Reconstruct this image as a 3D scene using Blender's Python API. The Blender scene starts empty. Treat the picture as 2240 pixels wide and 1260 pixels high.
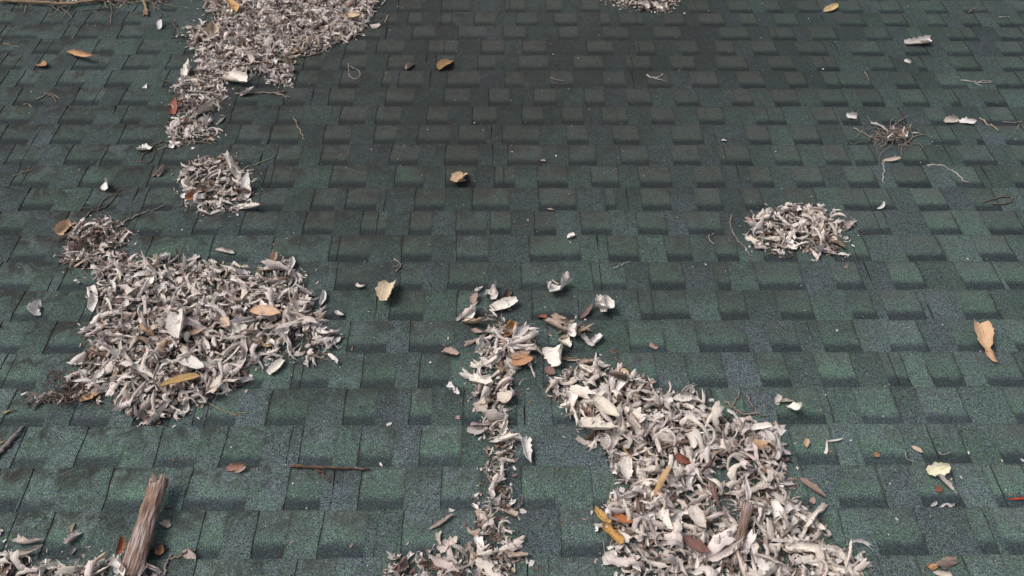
import bpy, math, random
import numpy as np
from mathutils import Matrix, Vector

scn = bpy.context.scene
col = scn.collection
rng = np.random.default_rng(7)
random.seed(7)

# ------------------------------------------------------------------ roof frame
# u = across the roof, v = down the slope (away from the viewer), n = out of the roof plane
E = 0.143                                   # exposure of one shingle course, metres
SLOPE = math.radians(15)
ORIGIN = Vector((0.0, 0.0, 3.9))
M = Matrix.Translation(ORIGIN) @ Matrix.Rotation(-SLOPE, 4, 'X')

# ------------------------------------------------------------------ camera
F_PX, IW, IH = 1742.0, 2240.0, 1260.0
PITCH, ROLL, YAW = math.radians(47.116), math.radians(0.664), math.radians(1.0075)
CAM_H, CAM_V0 = 14.74 * E, 6.581 * E
cp, sp, cw, sw = math.cos(PITCH), math.sin(PITCH), math.cos(YAW), math.sin(YAW)
FWD = Vector((sw * cp, cw * cp, -sp)); RT = Vector((cw, -sw, 0)); UP = RT.cross(FWD)
cr, sr = math.cos(ROLL), math.sin(ROLL)
R2 = cr * RT + sr * UP; U2 = -sr * RT + cr * UP
cam_loc = Vector((0, -CAM_V0, CAM_H))
cam = bpy.data.objects.new('camera', bpy.data.cameras.new('camera')); col.objects.link(cam)
rot = Matrix((R2, U2, -FWD)).transposed().to_4x4()
cam.matrix_world = M @ Matrix.Translation(cam_loc) @ rot
cam.data.sensor_width = 36; cam.data.lens = F_PX / IW * 36
cam.data.clip_start = 0.05; cam.data.clip_end = 500
cam.data.dof.use_dof = True; cam.data.dof.focus_distance = 2.55; cam.data.dof.aperture_fstop = 8.0
scn.camera = cam

def P(x, y, n=0.0):
    """point of the roof plane (raised by n) seen at x, y of the survey photograph"""
    d = FWD * F_PX + R2 * (x - IW / 2) - U2 * (y - IH / 2)
    t = (CAM_H - n) / (-d.z)
    q = cam_loc + d * t
    return q.x, q.y

# ------------------------------------------------------------------ world, sun, exposure
SUN = Vector((-0.62, 0.30, 0.95)).normalized()
world = bpy.data.worlds.new('World'); scn.world = world; world.use_nodes = True
wt = world.node_tree; wt.nodes.clear()
sky = wt.nodes.new('ShaderNodeTexSky'); sky.sky_type = 'NISHITA'; sky.sun_disc = False
sky.sun_elevation = math.asin(SUN.z); sky.sun_rotation = math.atan2(SUN.x, SUN.y)
sky.air_density = 1.0; sky.dust_density = 4.0; sky.ozone_density = 1.0
bg = wt.nodes.new('ShaderNodeBackground'); bg.inputs['Strength'].default_value = 0.13
hs = wt.nodes.new('ShaderNodeHueSaturation'); hs.inputs['Saturation'].default_value = 0.55
wo = wt.nodes.new('ShaderNodeOutputWorld')
wt.links.new(sky.outputs[0], hs.inputs['Color']); wt.links.new(hs.outputs[0], bg.inputs[0]); wt.links.new(bg.outputs[0], wo.inputs[0])
sd = bpy.data.lights.new('sun', 'SUN'); sd.energy = 1.9; sd.angle = math.radians(30); sd.color = (1.0, 0.965, 0.92)
so = bpy.data.objects.new('sun', sd); col.objects.link(so)
so.rotation_euler = SUN.to_track_quat('Z', 'Y').to_euler(); so.location = (0, 0, 12)
scn.view_settings.view_transform = 'Standard'; scn.view_settings.look = 'None'
scn.view_settings.exposure = 0.42; scn.view_settings.gamma = 1.0
scn.view_settings.use_curve_mapping = False
scn.cycles.max_bounces = 8; scn.cycles.diffuse_bounces = 5

# ------------------------------------------------------------------ node helpers
class NT:
    def __init__(s, name):
        s.m = bpy.data.materials.new(name); s.m.use_nodes = True
        s.t = s.m.node_tree; s.b = s.t.nodes['Principled BSDF']; s.out = s.t.nodes['Material Output']
    def n(s, typ, **kw):
        x = s.t.nodes.new(typ)
        for k, v in kw.items(): setattr(x, k, v)
        return x
    def l(s, a, b): s.t.links.new(a, b)
    def val(s, sock, v):
        if hasattr(v, 'links'): s.l(v, sock)
        else: sock.default_value = v
    def math(s, op, a, b=0.0, c=None, clamp=False):
        x = s.n('ShaderNodeMath', operation=op); x.use_clamp = clamp
        s.val(x.inputs[0], a); s.val(x.inputs[1], b)
        if c is not None: s.val(x.inputs[2], c)
        return x.outputs[0]
    def mix(s, f, a, b, blend='MIX'):
        x = s.n('ShaderNodeMix', data_type='RGBA', blend_type=blend); x.clamp_factor = True
        s.val(x.inputs[0], f)
        for i, v in ((6, a), (7, b)):
            if isinstance(v, (tuple, list)): v = tuple(v) + ((1.0,) if len(v) == 3 else ())
            s.val(x.inputs[i], v)
        return x.outputs[2]
    def noise(s, vec, scale, detail=4, rough=0.55, dist=0.0):
        x = s.n('ShaderNodeTexNoise'); x.inputs['Scale'].default_value = scale
        x.inputs['Detail'].default_value = detail; x.inputs['Roughness'].default_value = rough
        x.inputs['Distortion'].default_value = dist
        if vec is not None: s.l(vec, x.inputs['Vector'])
        return x.outputs[0]
    def ramp(s, f, lo, hi):
        x = s.n('ShaderNodeMapRange', interpolation_type='SMOOTHSTEP'); s.l(f, x.inputs[0])
        x.inputs[1].default_value = lo; x.inputs[2].default_value = hi
        return x.outputs[0]
    def bump(s, h, strength, dist):
        x = s.n('ShaderNodeBump'); x.inputs['Strength'].default_value = strength
        x.inputs['Distance'].default_value = dist; s.l(h, x.inputs['Height']); s.l(x.outputs[0], s.b.inputs['Normal'])

# ------------------------------------------------------------------ materials
def shingle_material():
    m = NT('asphalt_granules')
    geo = m.n('ShaderNodeNewGeometry'); pos = geo.outputs['Position']
    tint = m.n('ShaderNodeVertexColor', layer_name='tint')          # R share of green granules, G brightness, B wear, A recessed
    sep = m.n('ShaderNodeSeparateColor'); m.l(tint.outputs[0], sep.inputs[0])
    uv = m.n('ShaderNodeUVMap', uv_map='cell'); sx = m.n('ShaderNodeSeparateXYZ'); m.l(uv.outputs[0], sx.inputs[0])
    U, V = sx.outputs[0], sx.outputs[1]
    rec = tint.outputs[1]
    big = m.noise(pos, 0.9, 3, 0.55); mid = m.noise(pos, 6.0, 5, 0.65, 0.5); fine = m.noise(pos, 30, 4, 0.65); cloud = m.noise(pos, 13.0, 5, 0.7, 0.8)
    mul = lambda a, b: m.math('MULTIPLY', a, b)
    sub = lambda a, b: m.math('SUBTRACT', a, b)
    add = lambda a, b: m.math('ADD', a, b)
    # granules
    vor = m.n('ShaderNodeTexVoronoi'); vor.inputs['Scale'].default_value = 300; m.l(pos, vor.inputs['Vector'])
    vs = m.n('ShaderNodeSeparateColor'); m.l(vor.outputs['Color'], vs.inputs[0])
    vor2 = m.n('ShaderNodeTexVoronoi'); vor2.inputs['Scale'].default_value = 560; m.l(pos, vor2.inputs['Vector'])
    vt = m.n('ShaderNodeSeparateColor'); m.l(vor2.outputs['Color'], vt.inputs[0])
    slate = m.mix(vs.outputs[0], (0.009, 0.014, 0.020), (0.078, 0.102, 0.122))
    slate = m.mix(m.math('GREATER_THAN', vt.outputs[0], 0.82), slate, (0.165, 0.20, 0.22))
    green = m.mix(vt.outputs[1], (0.013, 0.034, 0.028), (0.074, 0.138, 0.096))
    green = m.mix(m.math('GREATER_THAN', vt.outputs[2], 0.86), green, (0.12, 0.27, 0.14))
    g0 = add(sep.outputs[0], mul(sub(mid, 0.5), 0.75))
    # recessed cells: a dark printed band at the upslope end, most green granules just beyond it
    bw = m.n('ShaderNodeMapRange'); m.l(sep.outputs[2], bw.inputs[0]); bw.inputs[3].default_value = 0.28; bw.inputs[4].default_value = 0.40
    vv = add(V, mul(sub(fine, 0.5), 0.20))
    band = mul(sub(1.0, m.ramp(m.math('DIVIDE', vv, bw.outputs[0]), 0.55, 1.15)), rec)
    hump = mul(mul(m.ramp(vv, 0.2, 0.45), sub(1.0, m.ramp(vv, 0.5, 0.8))), rec)
    isg = m.ramp(sub(add(g0, mul(hump, 0.22)), vs.outputs[1]), -0.10, 0.10)
    c = m.mix(isg, slate, green)
    bandc = m.mix(vs.outputs[2], (0.006, 0.009, 0.014), (0.026, 0.033, 0.047))
    bandc = m.mix(m.math('GREATER_THAN', vt.outputs[2], 0.90), bandc, (0.04, 0.10, 0.065))
    c = m.mix(mul(band, m.math('ADD', 0.72, mul(sep.outputs[2], 0.26))), c, bandc)
    # worn grey-brown film on the far half of the cells
    worn = mul(m.ramp(vv, 0.40, 0.85), sep.outputs[2])
    worn = mul(worn, m.ramp(cloud, 0.34, 0.60))
    c = m.mix(mul(worn, 0.75), c, m.mix(vs.outputs[2], (0.038, 0.045, 0.039), (0.125, 0.135, 0.115)))
    br = m.n('ShaderNodeMapRange'); m.l(sep.outputs[1], br.inputs[0]); br.inputs[3].default_value = 0.66; br.inputs[4].default_value = 1.22
    hsv = m.n('ShaderNodeHueSaturation'); m.l(br.outputs[0], hsv.inputs['Value']); m.l(c, hsv.inputs['Color']); hsv.inputs['Saturation'].default_value = 0.80
    c = hsv.outputs[0]
    # colour gets darker towards the eave, drifting in patches
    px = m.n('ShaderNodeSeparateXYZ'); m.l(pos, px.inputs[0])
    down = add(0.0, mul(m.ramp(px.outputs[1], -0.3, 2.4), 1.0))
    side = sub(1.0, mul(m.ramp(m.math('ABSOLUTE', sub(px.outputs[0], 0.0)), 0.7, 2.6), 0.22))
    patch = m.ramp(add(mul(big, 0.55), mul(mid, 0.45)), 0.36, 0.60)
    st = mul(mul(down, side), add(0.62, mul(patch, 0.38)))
    # the old damp patch in the middle, with runs down the slope
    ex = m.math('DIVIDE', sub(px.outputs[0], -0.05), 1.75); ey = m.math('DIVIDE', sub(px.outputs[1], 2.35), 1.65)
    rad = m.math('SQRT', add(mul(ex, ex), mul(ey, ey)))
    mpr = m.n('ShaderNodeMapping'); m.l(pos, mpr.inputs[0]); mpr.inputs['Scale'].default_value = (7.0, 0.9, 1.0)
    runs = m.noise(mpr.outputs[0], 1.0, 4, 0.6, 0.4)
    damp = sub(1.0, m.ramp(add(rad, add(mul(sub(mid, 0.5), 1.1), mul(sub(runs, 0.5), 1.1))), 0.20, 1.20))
    c = m.mix(mul(st, 0.92), c, m.mix(1.0, c, (0.27, 0.30, 0.31), 'MULTIPLY'))   # multiplied darkening: the granules stay visible
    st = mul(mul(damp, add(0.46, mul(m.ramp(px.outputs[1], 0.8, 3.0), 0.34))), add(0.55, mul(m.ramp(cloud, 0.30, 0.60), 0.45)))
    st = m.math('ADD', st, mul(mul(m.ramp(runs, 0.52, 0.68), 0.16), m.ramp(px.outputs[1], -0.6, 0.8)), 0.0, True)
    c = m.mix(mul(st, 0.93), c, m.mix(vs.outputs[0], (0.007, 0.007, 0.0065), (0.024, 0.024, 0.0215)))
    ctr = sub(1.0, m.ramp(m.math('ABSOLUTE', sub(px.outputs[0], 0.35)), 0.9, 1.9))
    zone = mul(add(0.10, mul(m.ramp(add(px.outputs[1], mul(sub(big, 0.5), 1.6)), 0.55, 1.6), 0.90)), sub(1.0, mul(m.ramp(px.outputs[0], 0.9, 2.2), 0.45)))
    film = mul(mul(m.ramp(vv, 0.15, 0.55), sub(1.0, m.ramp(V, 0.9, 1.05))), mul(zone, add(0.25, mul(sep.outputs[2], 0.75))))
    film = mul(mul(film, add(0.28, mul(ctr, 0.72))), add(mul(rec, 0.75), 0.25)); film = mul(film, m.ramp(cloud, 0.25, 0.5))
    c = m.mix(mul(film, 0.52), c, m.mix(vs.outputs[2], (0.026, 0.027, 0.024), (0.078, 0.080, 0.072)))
    # smudges of black-brown growth, most on the left
    left = add(0.45, mul(sub(1.0, m.ramp(px.outputs[0], -1.6, 0.2)), 0.55))
    low = mul(m.ramp(add(mul(big, 0.30), mul(cloud, 0.70)), 0.45, 0.59), left)
    low = mul(low, add(0.35, mul(m.ramp(V, 0.35, 0.9), 0.65))); low = mul(low, sub(1.0, mul(m.ramp(px.outputs[0], 0.5, 1.6), 0.6)))
    c = m.mix(mul(low, 0.88), c, (0.016, 0.016, 0.013))
    # brown dirt caught along cell edges
    ed = m.math('MINIMUM', U, sub(1.0, U))
    edge = sub(1.0, m.ramp(add(ed, mul(sub(fine, 0.5), 0.20)), 0.0, 0.07))
    ev = sub(1.0, m.ramp(add(sub(1.0, V), mul(sub(cloud, 0.5), 0.25)), 0.0, 0.09))
    edge = m.math('MAXIMUM', mul(edge, 0.45), mul(ev, 0.30))
    c = m.mix(mul(edge, m.ramp(mid, 0.36, 0.6)), c, (0.019, 0.016, 0.012))
    # pale grit
    sv = m.n('ShaderNodeTexVoronoi'); sv.inputs['Scale'].default_value = 45; m.l(pos, sv.inputs['Vector'])
    sc = m.n('ShaderNodeSeparateColor'); m.l(sv.outputs['Color'], sc.inputs[0])
    spk = mul(m.math('LESS_THAN', sv.outputs['Distance'], 0.07), m.math('GREATER_THAN', sc.outputs[0], 0.94))
    c = m.mix(spk, c, (0.42, 0.40, 0.37))
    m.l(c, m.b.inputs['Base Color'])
    m.b.inputs['Roughness'].default_value = 0.9; m.b.inputs['Specular IOR Level'].default_value = 0.22
    m.bump(add(vor.outputs['Distance'], mul(fine, 1.2)), 0.6, 0.0018)
    return m.m

def plain(name, c, rough=0.9):
    m = NT(name); geo = m.n('ShaderNodeNewGeometry')
    f = m.noise(geo.outputs['Position'], 40, 4)
    m.l(m.mix(f, tuple(x * 0.6 for x in c), tuple(x * 1.4 for x in c)), m.b.inputs['Base Color'])
    m.b.inputs['Roughness'].default_value = rough
    return m.m

def leaf_material():
    m = NT('dead_leaf')
    colr = m.n('ShaderNodeVertexColor', layer_name='leafcol')
    uv = m.n('ShaderNodeUVMap', uv_map='leaf'); sx = m.n('ShaderNodeSeparateXYZ'); m.l(uv.outputs[0], sx.inputs[0])
    S, T = sx.outputs[0], sx.outputs[1]
    geo = m.n('ShaderNodeNewGeometry'); pos = geo.outputs['Position']
    at = m.math('ABSOLUTE', m.math('SUBTRACT', T, 0.5))
    rib = m.math('SUBTRACT', 1.0, m.ramp(at, 0.0, 0.05)); ribd = m.math('MULTIPLY', m.math('SUBTRACT', 1.0, m.ramp(m.math('ABSOLUTE', m.math('SUBTRACT', at, 0.07)), 0.0, 0.045)), 0.5)
    wv = m.math('SINE', m.math('MULTIPLY', m.math('ADD', m.math('MULTIPLY', S, 1.0), m.math('MULTIPLY', at, -0.55)), 95.0))
    blot = m.noise(pos, 55, 5, 0.65); fine = m.noise(pos, 260, 3, 0.6); soft = m.noise(pos, 18, 2)
    base = colr.outputs[0]
    dark = m.mix(1.0, base, (0.66, 0.56, 0.51), 'MULTIPLY')
    c = m.mix(m.math('MULTIPLY', m.ramp(blot, 0.50, 0.78), 0.75), base, dark)
    c = m.mix(m.math('MULTIPLY', m.ramp(fine, 0.35, 0.75), 0.22), c, dark)
    c = m.mix(m.math('MULTIPLY', m.math('ADD', m.math('MULTIPLY', wv, 0.5), 0.5), 0.13), c, dark)
    c = m.mix(m.math('MULTIPLY', ribd, 0.5), c, dark)
    c = m.mix(m.math('MULTIPLY', rib, 0.35), c, m.mix(1.0, base, (1.18, 1.12, 1.02), 'MULTIPLY'))
    cr_ = m.n('ShaderNodeMapping'); m.l(uv.outputs[0], cr_.inputs[0]); cr_.inputs['Scale'].default_value = (5, 16, 1)
    off = m.n('ShaderNodeVectorMath', operation='ADD'); sc_ = m.n('ShaderNodeVectorMath', operation='SCALE'); m.l(pos, sc_.inputs[0]); sc_.inputs['Scale'].default_value = 3.0
    m.l(cr_.outputs[0], off.inputs[0]); m.l(sc_.outputs[0], off.inputs[1])
    crease = m.noise(off.outputs[0], 1.0, 3, 0.6, 0.3)
    c = m.mix(m.math('MULTIPLY', m.math('SUBTRACT', 1.0, m.ramp(crease, 0.30, 0.50)), 0.45), c, dark)
    sp_ = m.n('ShaderNodeTexVoronoi'); sp_.inputs['Scale'].default_value = 150; m.l(pos, sp_.inputs['Vector'])
    ss = m.n('ShaderNodeSeparateColor'); m.l(sp_.outputs['Color'], ss.inputs[0])
    spot = m.math('MULTIPLY', m.math('LESS_THAN', sp_.outputs['Distance'], 0.28), m.math('GREATER_THAN', ss.outputs[1], 0.93))
    c = m.mix(m.math('MULTIPLY', spot, 0.8), c, (0.05, 0.04, 0.035))
    rim = m.ramp(at, 0.44, 0.5)
    c = m.mix(m.math('MULTIPLY', rim, 0.65), c, dark)
    under = m.mix(1.0, c, (0.86, 0.81, 0.77), 'MULTIPLY')
    c = m.mix(geo.outputs['Backfacing'], c, under)
    m.l(c, m.b.inputs['Base Color'])
    m.b.inputs['Roughness'].default_value = 0.62; m.b.inputs['Specular IOR Level'].default_value = 0.3
    tr = m.n('ShaderNodeBsdfTranslucent'); m.l(c, tr.inputs[0])
    mx = m.n('ShaderNodeMixShader'); mx.inputs[0].default_value = 0.14
    m.l(m.b.outputs[0], mx.inputs[1]); m.l(tr.outputs[0], mx.inputs[2]); m.l(mx.outputs[0], m.out.inputs[0])
    m.bump(m.math('ADD', m.math('ADD', m.math('MULTIPLY', wv, 0.25), rib), m.math('ADD', m.math('MULTIPLY', blot, 1.2), m.math('MULTIPLY', crease, 4.0))), 0.7, 0.0016)
    return m.m

def wood_material(name, c1, c2, c3, scale=1.0):
    m = NT(name)
    uv = m.n('ShaderNodeUVMap', uv_map='grain')
    mp = m.n('ShaderNodeMapping'); m.l(uv.outputs[0], mp.inputs[0]); mp.inputs['Scale'].default_value = (7 * scale, 60 * scale, 1)
    f1 = m.noise(mp.outputs[0], 1.0, 6, 0.65, 0.6)
    mp2 = m.n('ShaderNodeMapping'); m.l(uv.outputs[0], mp2.inputs[0]); mp2.inputs['Scale'].default_value = (3.5 * scale, 22 * scale, 1)
    f2 = m.noise(mp2.outputs[0], 1.0, 3, 0.5, 0.4)
    c = m.mix(m.ramp(f1, 0.34, 0.62), c1, c2)
    c = m.mix(m.math('MULTIPLY', m.math('MULTIPLY', m.ramp(f2, 0.46, 0.62), m.ramp(f1, 0.40, 0.56)), 0.85), c, m.mix(f1, c3, tuple(x * 0.5 for x in c3)))
    c = m.mix(m.math('MULTIPLY', m.math('SUBTRACT', 1.0, m.ramp(f1, 0.24, 0.36)), 0.7), c, (0.02, 0.014, 0.011))
    m.l(c, m.b.inputs['Base Color']); m.b.inputs['Roughness'].default_value = 0.95; m.b.inputs['Specular IOR Level'].default_value = 0.08
    m.bump(m.math('ADD', f1, m.math('MULTIPLY', f2, 0.6)), 1.0, 0.006)
    return m.m

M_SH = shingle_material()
M_EDGE = plain('asphalt_edge', (0.008, 0.008, 0.009))
M_LEAF = leaf_material()
M_TWIG = wood_material('twig_bark', (0.16, 0.115, 0.09), (0.46, 0.385, 0.33), (0.32, 0.25, 0.205), 0.5)
M_WOOD = wood_material('weathered_wood', (0.055, 0.030, 0.018), (0.25, 0.135, 0.085), (0.46, 0.37, 0.34))
M_GREY = wood_material('grey_wood', (0.13, 0.11, 0.10), (0.42, 0.38, 0.36), (0.3, 0.25, 0.22))

# ------------------------------------------------------------------ object helpers
def mesh(name, verts, faces, mats, fmat=None, uvname=None, uvs=None, cname=None, cols=None, smooth=False):
    me = bpy.data.meshes.new(name)
    verts = np.asarray(verts, np.float32).reshape(-1, 3)
    if isinstance(faces, np.ndarray):
        nf, k = faces.shape
        me.vertices.add(len(verts)); me.vertices.foreach_set('co', verts.ravel())
        me.loops.add(nf * k); me.loops.foreach_set('vertex_index', faces.astype(np.int32).ravel())
        me.polygons.add(nf); me.polygons.foreach_set('loop_start', np.arange(0, nf * k, k, dtype=np.int32))
        me.update(calc_edges=True)
        loopv = faces.ravel()
    else:
        me.from_pydata(verts.tolist(), [], faces); me.update()
        loopv = np.array([i for f in faces for i in f])
    for x in mats: me.materials.append(x)
    if fmat is not None: me.polygons.foreach_set('material_index', np.asarray(fmat, np.int32))
    if uvname:
        l = me.uv_layers.new(name=uvname)
        uvs = np.asarray(uvs, np.float32)
        if len(uvs) == len(verts) and len(uvs) != len(loopv) : uvs = uvs[loopv]
        l.data.foreach_set('uv', uvs.ravel())
    if cname:
        a = me.color_attributes.new(cname, 'FLOAT_COLOR', 'CORNER')
        cols = np.asarray(cols, np.float32)
        if len(cols) == len(verts) and len(cols) != len(loopv): cols = cols[loopv]
        a.data.foreach_set('color', cols.ravel())
    if smooth: me.polygons.foreach_set('use_smooth', np.ones(len(me.polygons), bool))
    return me

def tag(o, label=None, cat=None, group=None, kind=None):
    if label: o['label'] = label
    if cat: o['category'] = cat
    if group: o['group'] = group
    if kind: o['kind'] = kind
    return o

def put(name, me, loc, parent=None):
    o = bpy.data.objects.new(name, me); col.objects.link(o)
    if parent is not None:
        o.parent = parent; o.location = loc
    else:
        o.matrix_world = M @ Matrix.Translation(Vector(loc))
    return o

# ================================================================== THE ROOF
Y = [1222, 1117, 1022.5, 932.5, 851.5, 774.5, 703.7, 637.7, 575.5, 517.5, 464, 413.7, 365, 319, 276, 234.9, 195.6, 157.3, 123, 90, 59.4, 29.7]
ROW_MIN, ROW_MAX = -4, 26
VK = {k: P(1120, y)[1] for k, y in enumerate(Y)}
for k in range(22, ROW_MAX + 2): VK[k] = VK[k - 1] + E
for k in range(-1, ROW_MIN - 2, -1): VK[k] = VK[k + 1] - E
# recessed cells of each course: x extents along the course's upslope edge in the survey photograph
CELLS = {
 -1: (1250, [(60,150),(250,340),(425,520),(648,735),(880,985),(1060,1130),(1200,1305),(1420,1530),(1640,1750),(1830,1900),(2010,2115),(2200,2300)]),
 0: (0, [(-60,20),(84,185),(300,368),(423,477),(547,620),(693,793),(874,963),(1041,1135),(1228,1332),(1785,1862),(1928,2035),(2152,2192),(2210,2300)]),
 1: (0, [(-40,32),(37,113),(221,310),(398,534),(618,698),(782,882),(961,1050),(1142,1217),(1297,1358),(1465,1545),(1690,1778),(1840,1946),(2021,2114),(2187,2280)]),
 2: (0, [(22,96),(159,257),(332,424),(478,566),(648,726),(782,855),(915,1008),(1095,1171),(1330,1405),(1490,1580),(1749,1839),(1894,1998),(2025,2129),(2201,2290)]),
 3: (0, [(0,93),(150,235),(288,370),(418,512),(580,667),(747,820),(893,941),(1012,1133),(1210,1278),(1420,1500),(1570,1640),(1705,1811),(1890,1977),(2031,2129),(2230,2310)]),
 4: (0, [(-20,75),(152,235),(330,410),(500,570),(634,716),(787,862),(915,980),(1060,1125),(1190,1252),(1358,1443),(1510,1594),(1670,1735),(1802,1884),(1951,1998),(2047,2117),(2168,2255)]),
 5: (0, [(-30,36),(93,180),(270,350),(450,520),(600,680),(757,846),(892,990),(1065,1120),(1200,1280),(1380,1458),(1532,1642),(1691,1756),(1807,1889),(1953,2034),(2103,2183),(2231,2300)]),
 6: (0, [(21,100),(173,245),(330,400),(480,570),(700,756),(850,925),(998,1068),(1164,1257),(1266,1341),(1404,1511),(1580,1642),(1710,1786),(1871,1924),(1946,2031),(2114,2196)]),
 7: (0, [(-30,62),(124,198),(290,370),(470,550),(600,670),(728,804),(871,923),(978,1068),(1140,1224),(1299,1372),(1425,1502),(1571,1602),(1663,1766),(1833,1896),(1960,2032),(2117,2201),(2212,2290)]),
 8: (0, [(13,95),(160,240),(312,390),(451,541),(587,648),(716,806),(875,944),(996,1070),(1159,1273),(1333,1400),(1461,1518),(1571,1620),(1674,1747),(1829,1909),(1992,2074),(2152,2229)]),
 9: (0, [(-30,40),(125,200),(268,350),(417,474),(520,598),(659,726),(785,842),(893,943),(996,1063),(1071,1119),(1170,1218),(1272,1340),(1397,1463),(1508,1586),(1665,1740),(1775,1830),(1880,1953),(2039,2108),(2170,2250)]),
 10: (0, [(38,110),(177,250),(305,375),(440,500),(560,617),(678,731),(752,822),(905,971),(1033,1114),(1181,1263),(1325,1349),(1407,1472),(1526,1584),(1634,1676),(1731,1796),(1850,1963),(2014,2082),(2137,2196)]),
 11: (0, [(17,103),(168,240),(316,390),(450,520),(571,640),(718,799),(860,925),(972,1040),(1082,1126),(1177,1243),(1295,1357),(1402,1473),(1526,1588),(1649,1697),(1744,1809),(1861,1925),(1967,2040),(2097,2158),(2225,2290)]),
 12: (0, [(4,78),(135,208),(215,262),(345,423),(490,550),(598,651),(697,760),(851,913),(972,1047),(1110,1187),(1246,1307),(1360,1423),(1475,1536),(1578,1648),(1700,1758),(1810,1864),(1875,1922),(1980,2037),(2114,2186)]),
 13: (0, [(-10,57),(105,173),(253,330),(400,460),(512,570),(582,650),(703,763),(815,864),(911,985),(1001,1063),(1098,1182),(1240,1288),(1344,1402),(1474,1542),(1641,1691),(1740,1802),(1857,1911),(1940,1995),(2039,2102),(2140,2157),(2203,2262)]),
 14: (0, [(-20,61),(122,200),(259,303),(364,420),(497,549),(600,655),(739,798),(819,874),(932,978),(1032,1087),(1142,1190),(1231,1278),(1320,1375),(1427,1479),(1531,1589),(1657,1723),(1789,1838),(1846,1885),(1934,1986),(2039,2086),(2161,2231)]),
 15: (0, [(23,91),(152,213),(257,320),(380,440),(509,560),(615,663),(714,771),(840,904),(970,1028),(1069,1115),(1168,1220),(1280,1325),(1374,1428),(1480,1532),(1602,1651),(1697,1753),(1801,1857),(1889,1938),(1978,2036),(2083,2105),(2159,2208)]),
 16: (0, [(29,69),(116,179),(225,282),(352,410),(450,510),(560,600),(642,690),(740,785),(833,852),(869,925),(976,1049),(1104,1147),(1203,1255),(1322,1372),(1419,1470),(1515,1576),(1622,1677),(1728,1770),(1812,1913),(1964,2013),(2063,2119),(2182,2245)]),
 17: (0, [(-10,42),(70,110),(152,228),(263,324),(358,410),(460,520),(570,620),(659,701),(742,798),(845,902),(951,993),(1044,1084),(1135,1201),(1257,1323),(1373,1428),(1470,1525),(1572,1639),(1690,1744),(1787,1838),(1908,1963),(2011,2030),(2093,2151),(2196,2255)]),
 18: (0, [(-20,20),(67,126),(198,244),(295,347),(400,450),(520,570),(640,690),(752,796),(820,881),(934,1000),(1052,1103),(1143,1196),(1287,1344),(1392,1437),(1492,1532),(1572,1612),(1651,1705),(1749,1814),(1866,1934),(1981,2035),(2074,2130),(2196,2250)]),
 19: (0, [(-10,76),(130,150),(157,206),(250,308),(373,420),(480,530),(580,630),(690,730),(778,832),(899,951),(1000,1063),(1101,1152),(1222,1267),(1320,1379),(1433,1494),(1580,1644),(1691,1744),(1779,1836),(1899,1953),(1997,2028),(2077,2144),(2192,2250)]),
 20: (0, [(-30,20),(82,133),(179,229),(263,305),(341,381),(440,490),(540,590),(640,690),(740,780),(815,866),(890,920),(962,997),(1037,1084),(1130,1177),(1213,1264),(1315,1337),(1357,1410),(1456,1500),(1532,1588),(1625,1661),(1700,1751),(1838,1896),(1938,1990),(2032,2074),(2110,2149),(2186,2250)]),
 21: (0, [(20,70),(110,160),(210,255),(347,382),(440,480),(530,580),(630,680),(740,790),(869,920),(964,1030),(1105,1149),(1196,1232),(1273,1313),(1400,1440),(1508,1557),(1599,1648),(1677,1714),(1749,1798),(1841,1890),(1924,1979),(2025,2075),(2110,2165),(2227,2280)]),
}
UL, UR = -4.2, 4.2
rows = {}
for k in range(ROW_MIN, ROW_MAX + 1):
    r_ = random.Random(100 + k); cells = []
    if k in CELLS:
        yy, lst = CELLS[k]; yy = yy or Y[k]
        off = 0.0 if k >= 0 else 0.0
        cells = [(P(a, yy)[0], P(b, yy)[0]) for a, b in lst]
    else:
        cells = [(-0.05, 0.07)]
    def w(): return r_.choice((0.07, 0.10, 0.11, 0.125, 0.14, 0.155)) * r_.uniform(0.94, 1.06)
    a = cells[0][0]
    while a > UL + 0.3:
        b = a - w() * 0.9; a = b - w(); cells.insert(0, (a, b))
    b = cells[-1][1]
    while b < UR - 0.3:
        a = b + w() * 0.9; b = a + w(); cells.append((a, b))
    rows[k] = cells
T = 0.0027                                                # thickness of one layer of the laminate

def row_of(v):
    for k in range(ROW_MIN, ROW_MAX + 1):
        if v < VK[k + 1]: return k
    return ROW_MAX
def surf(u, v):
    k = row_of(v); f = min(max((v - VK[k]) / (VK[k + 1] - VK[k]), 0), 1)
    n = T + 2 * T * f
    if any(a < u < b for a, b in rows[k]): n -= T
    return n

roof = bpy.data.objects.new('shingle_roof', None); col.objects.link(roof); roof.matrix_world = M
tag(roof, 'green and slate asphalt shingle roof with dark cut-outs, stained and strewn with dry leaves', 'roof')

def in_view(u, v, pad=0.0):
    q = Vector((u, v, 0)) - cam_loc; z = q.dot(FWD)
    if z < 0.1: return False
    x = IW / 2 + F_PX * q.dot(R2) / z; y = IH / 2 - F_PX * q.dot(U2) / z
    return -pad < x < IW + pad and -pad < y < IH + pad

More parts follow.
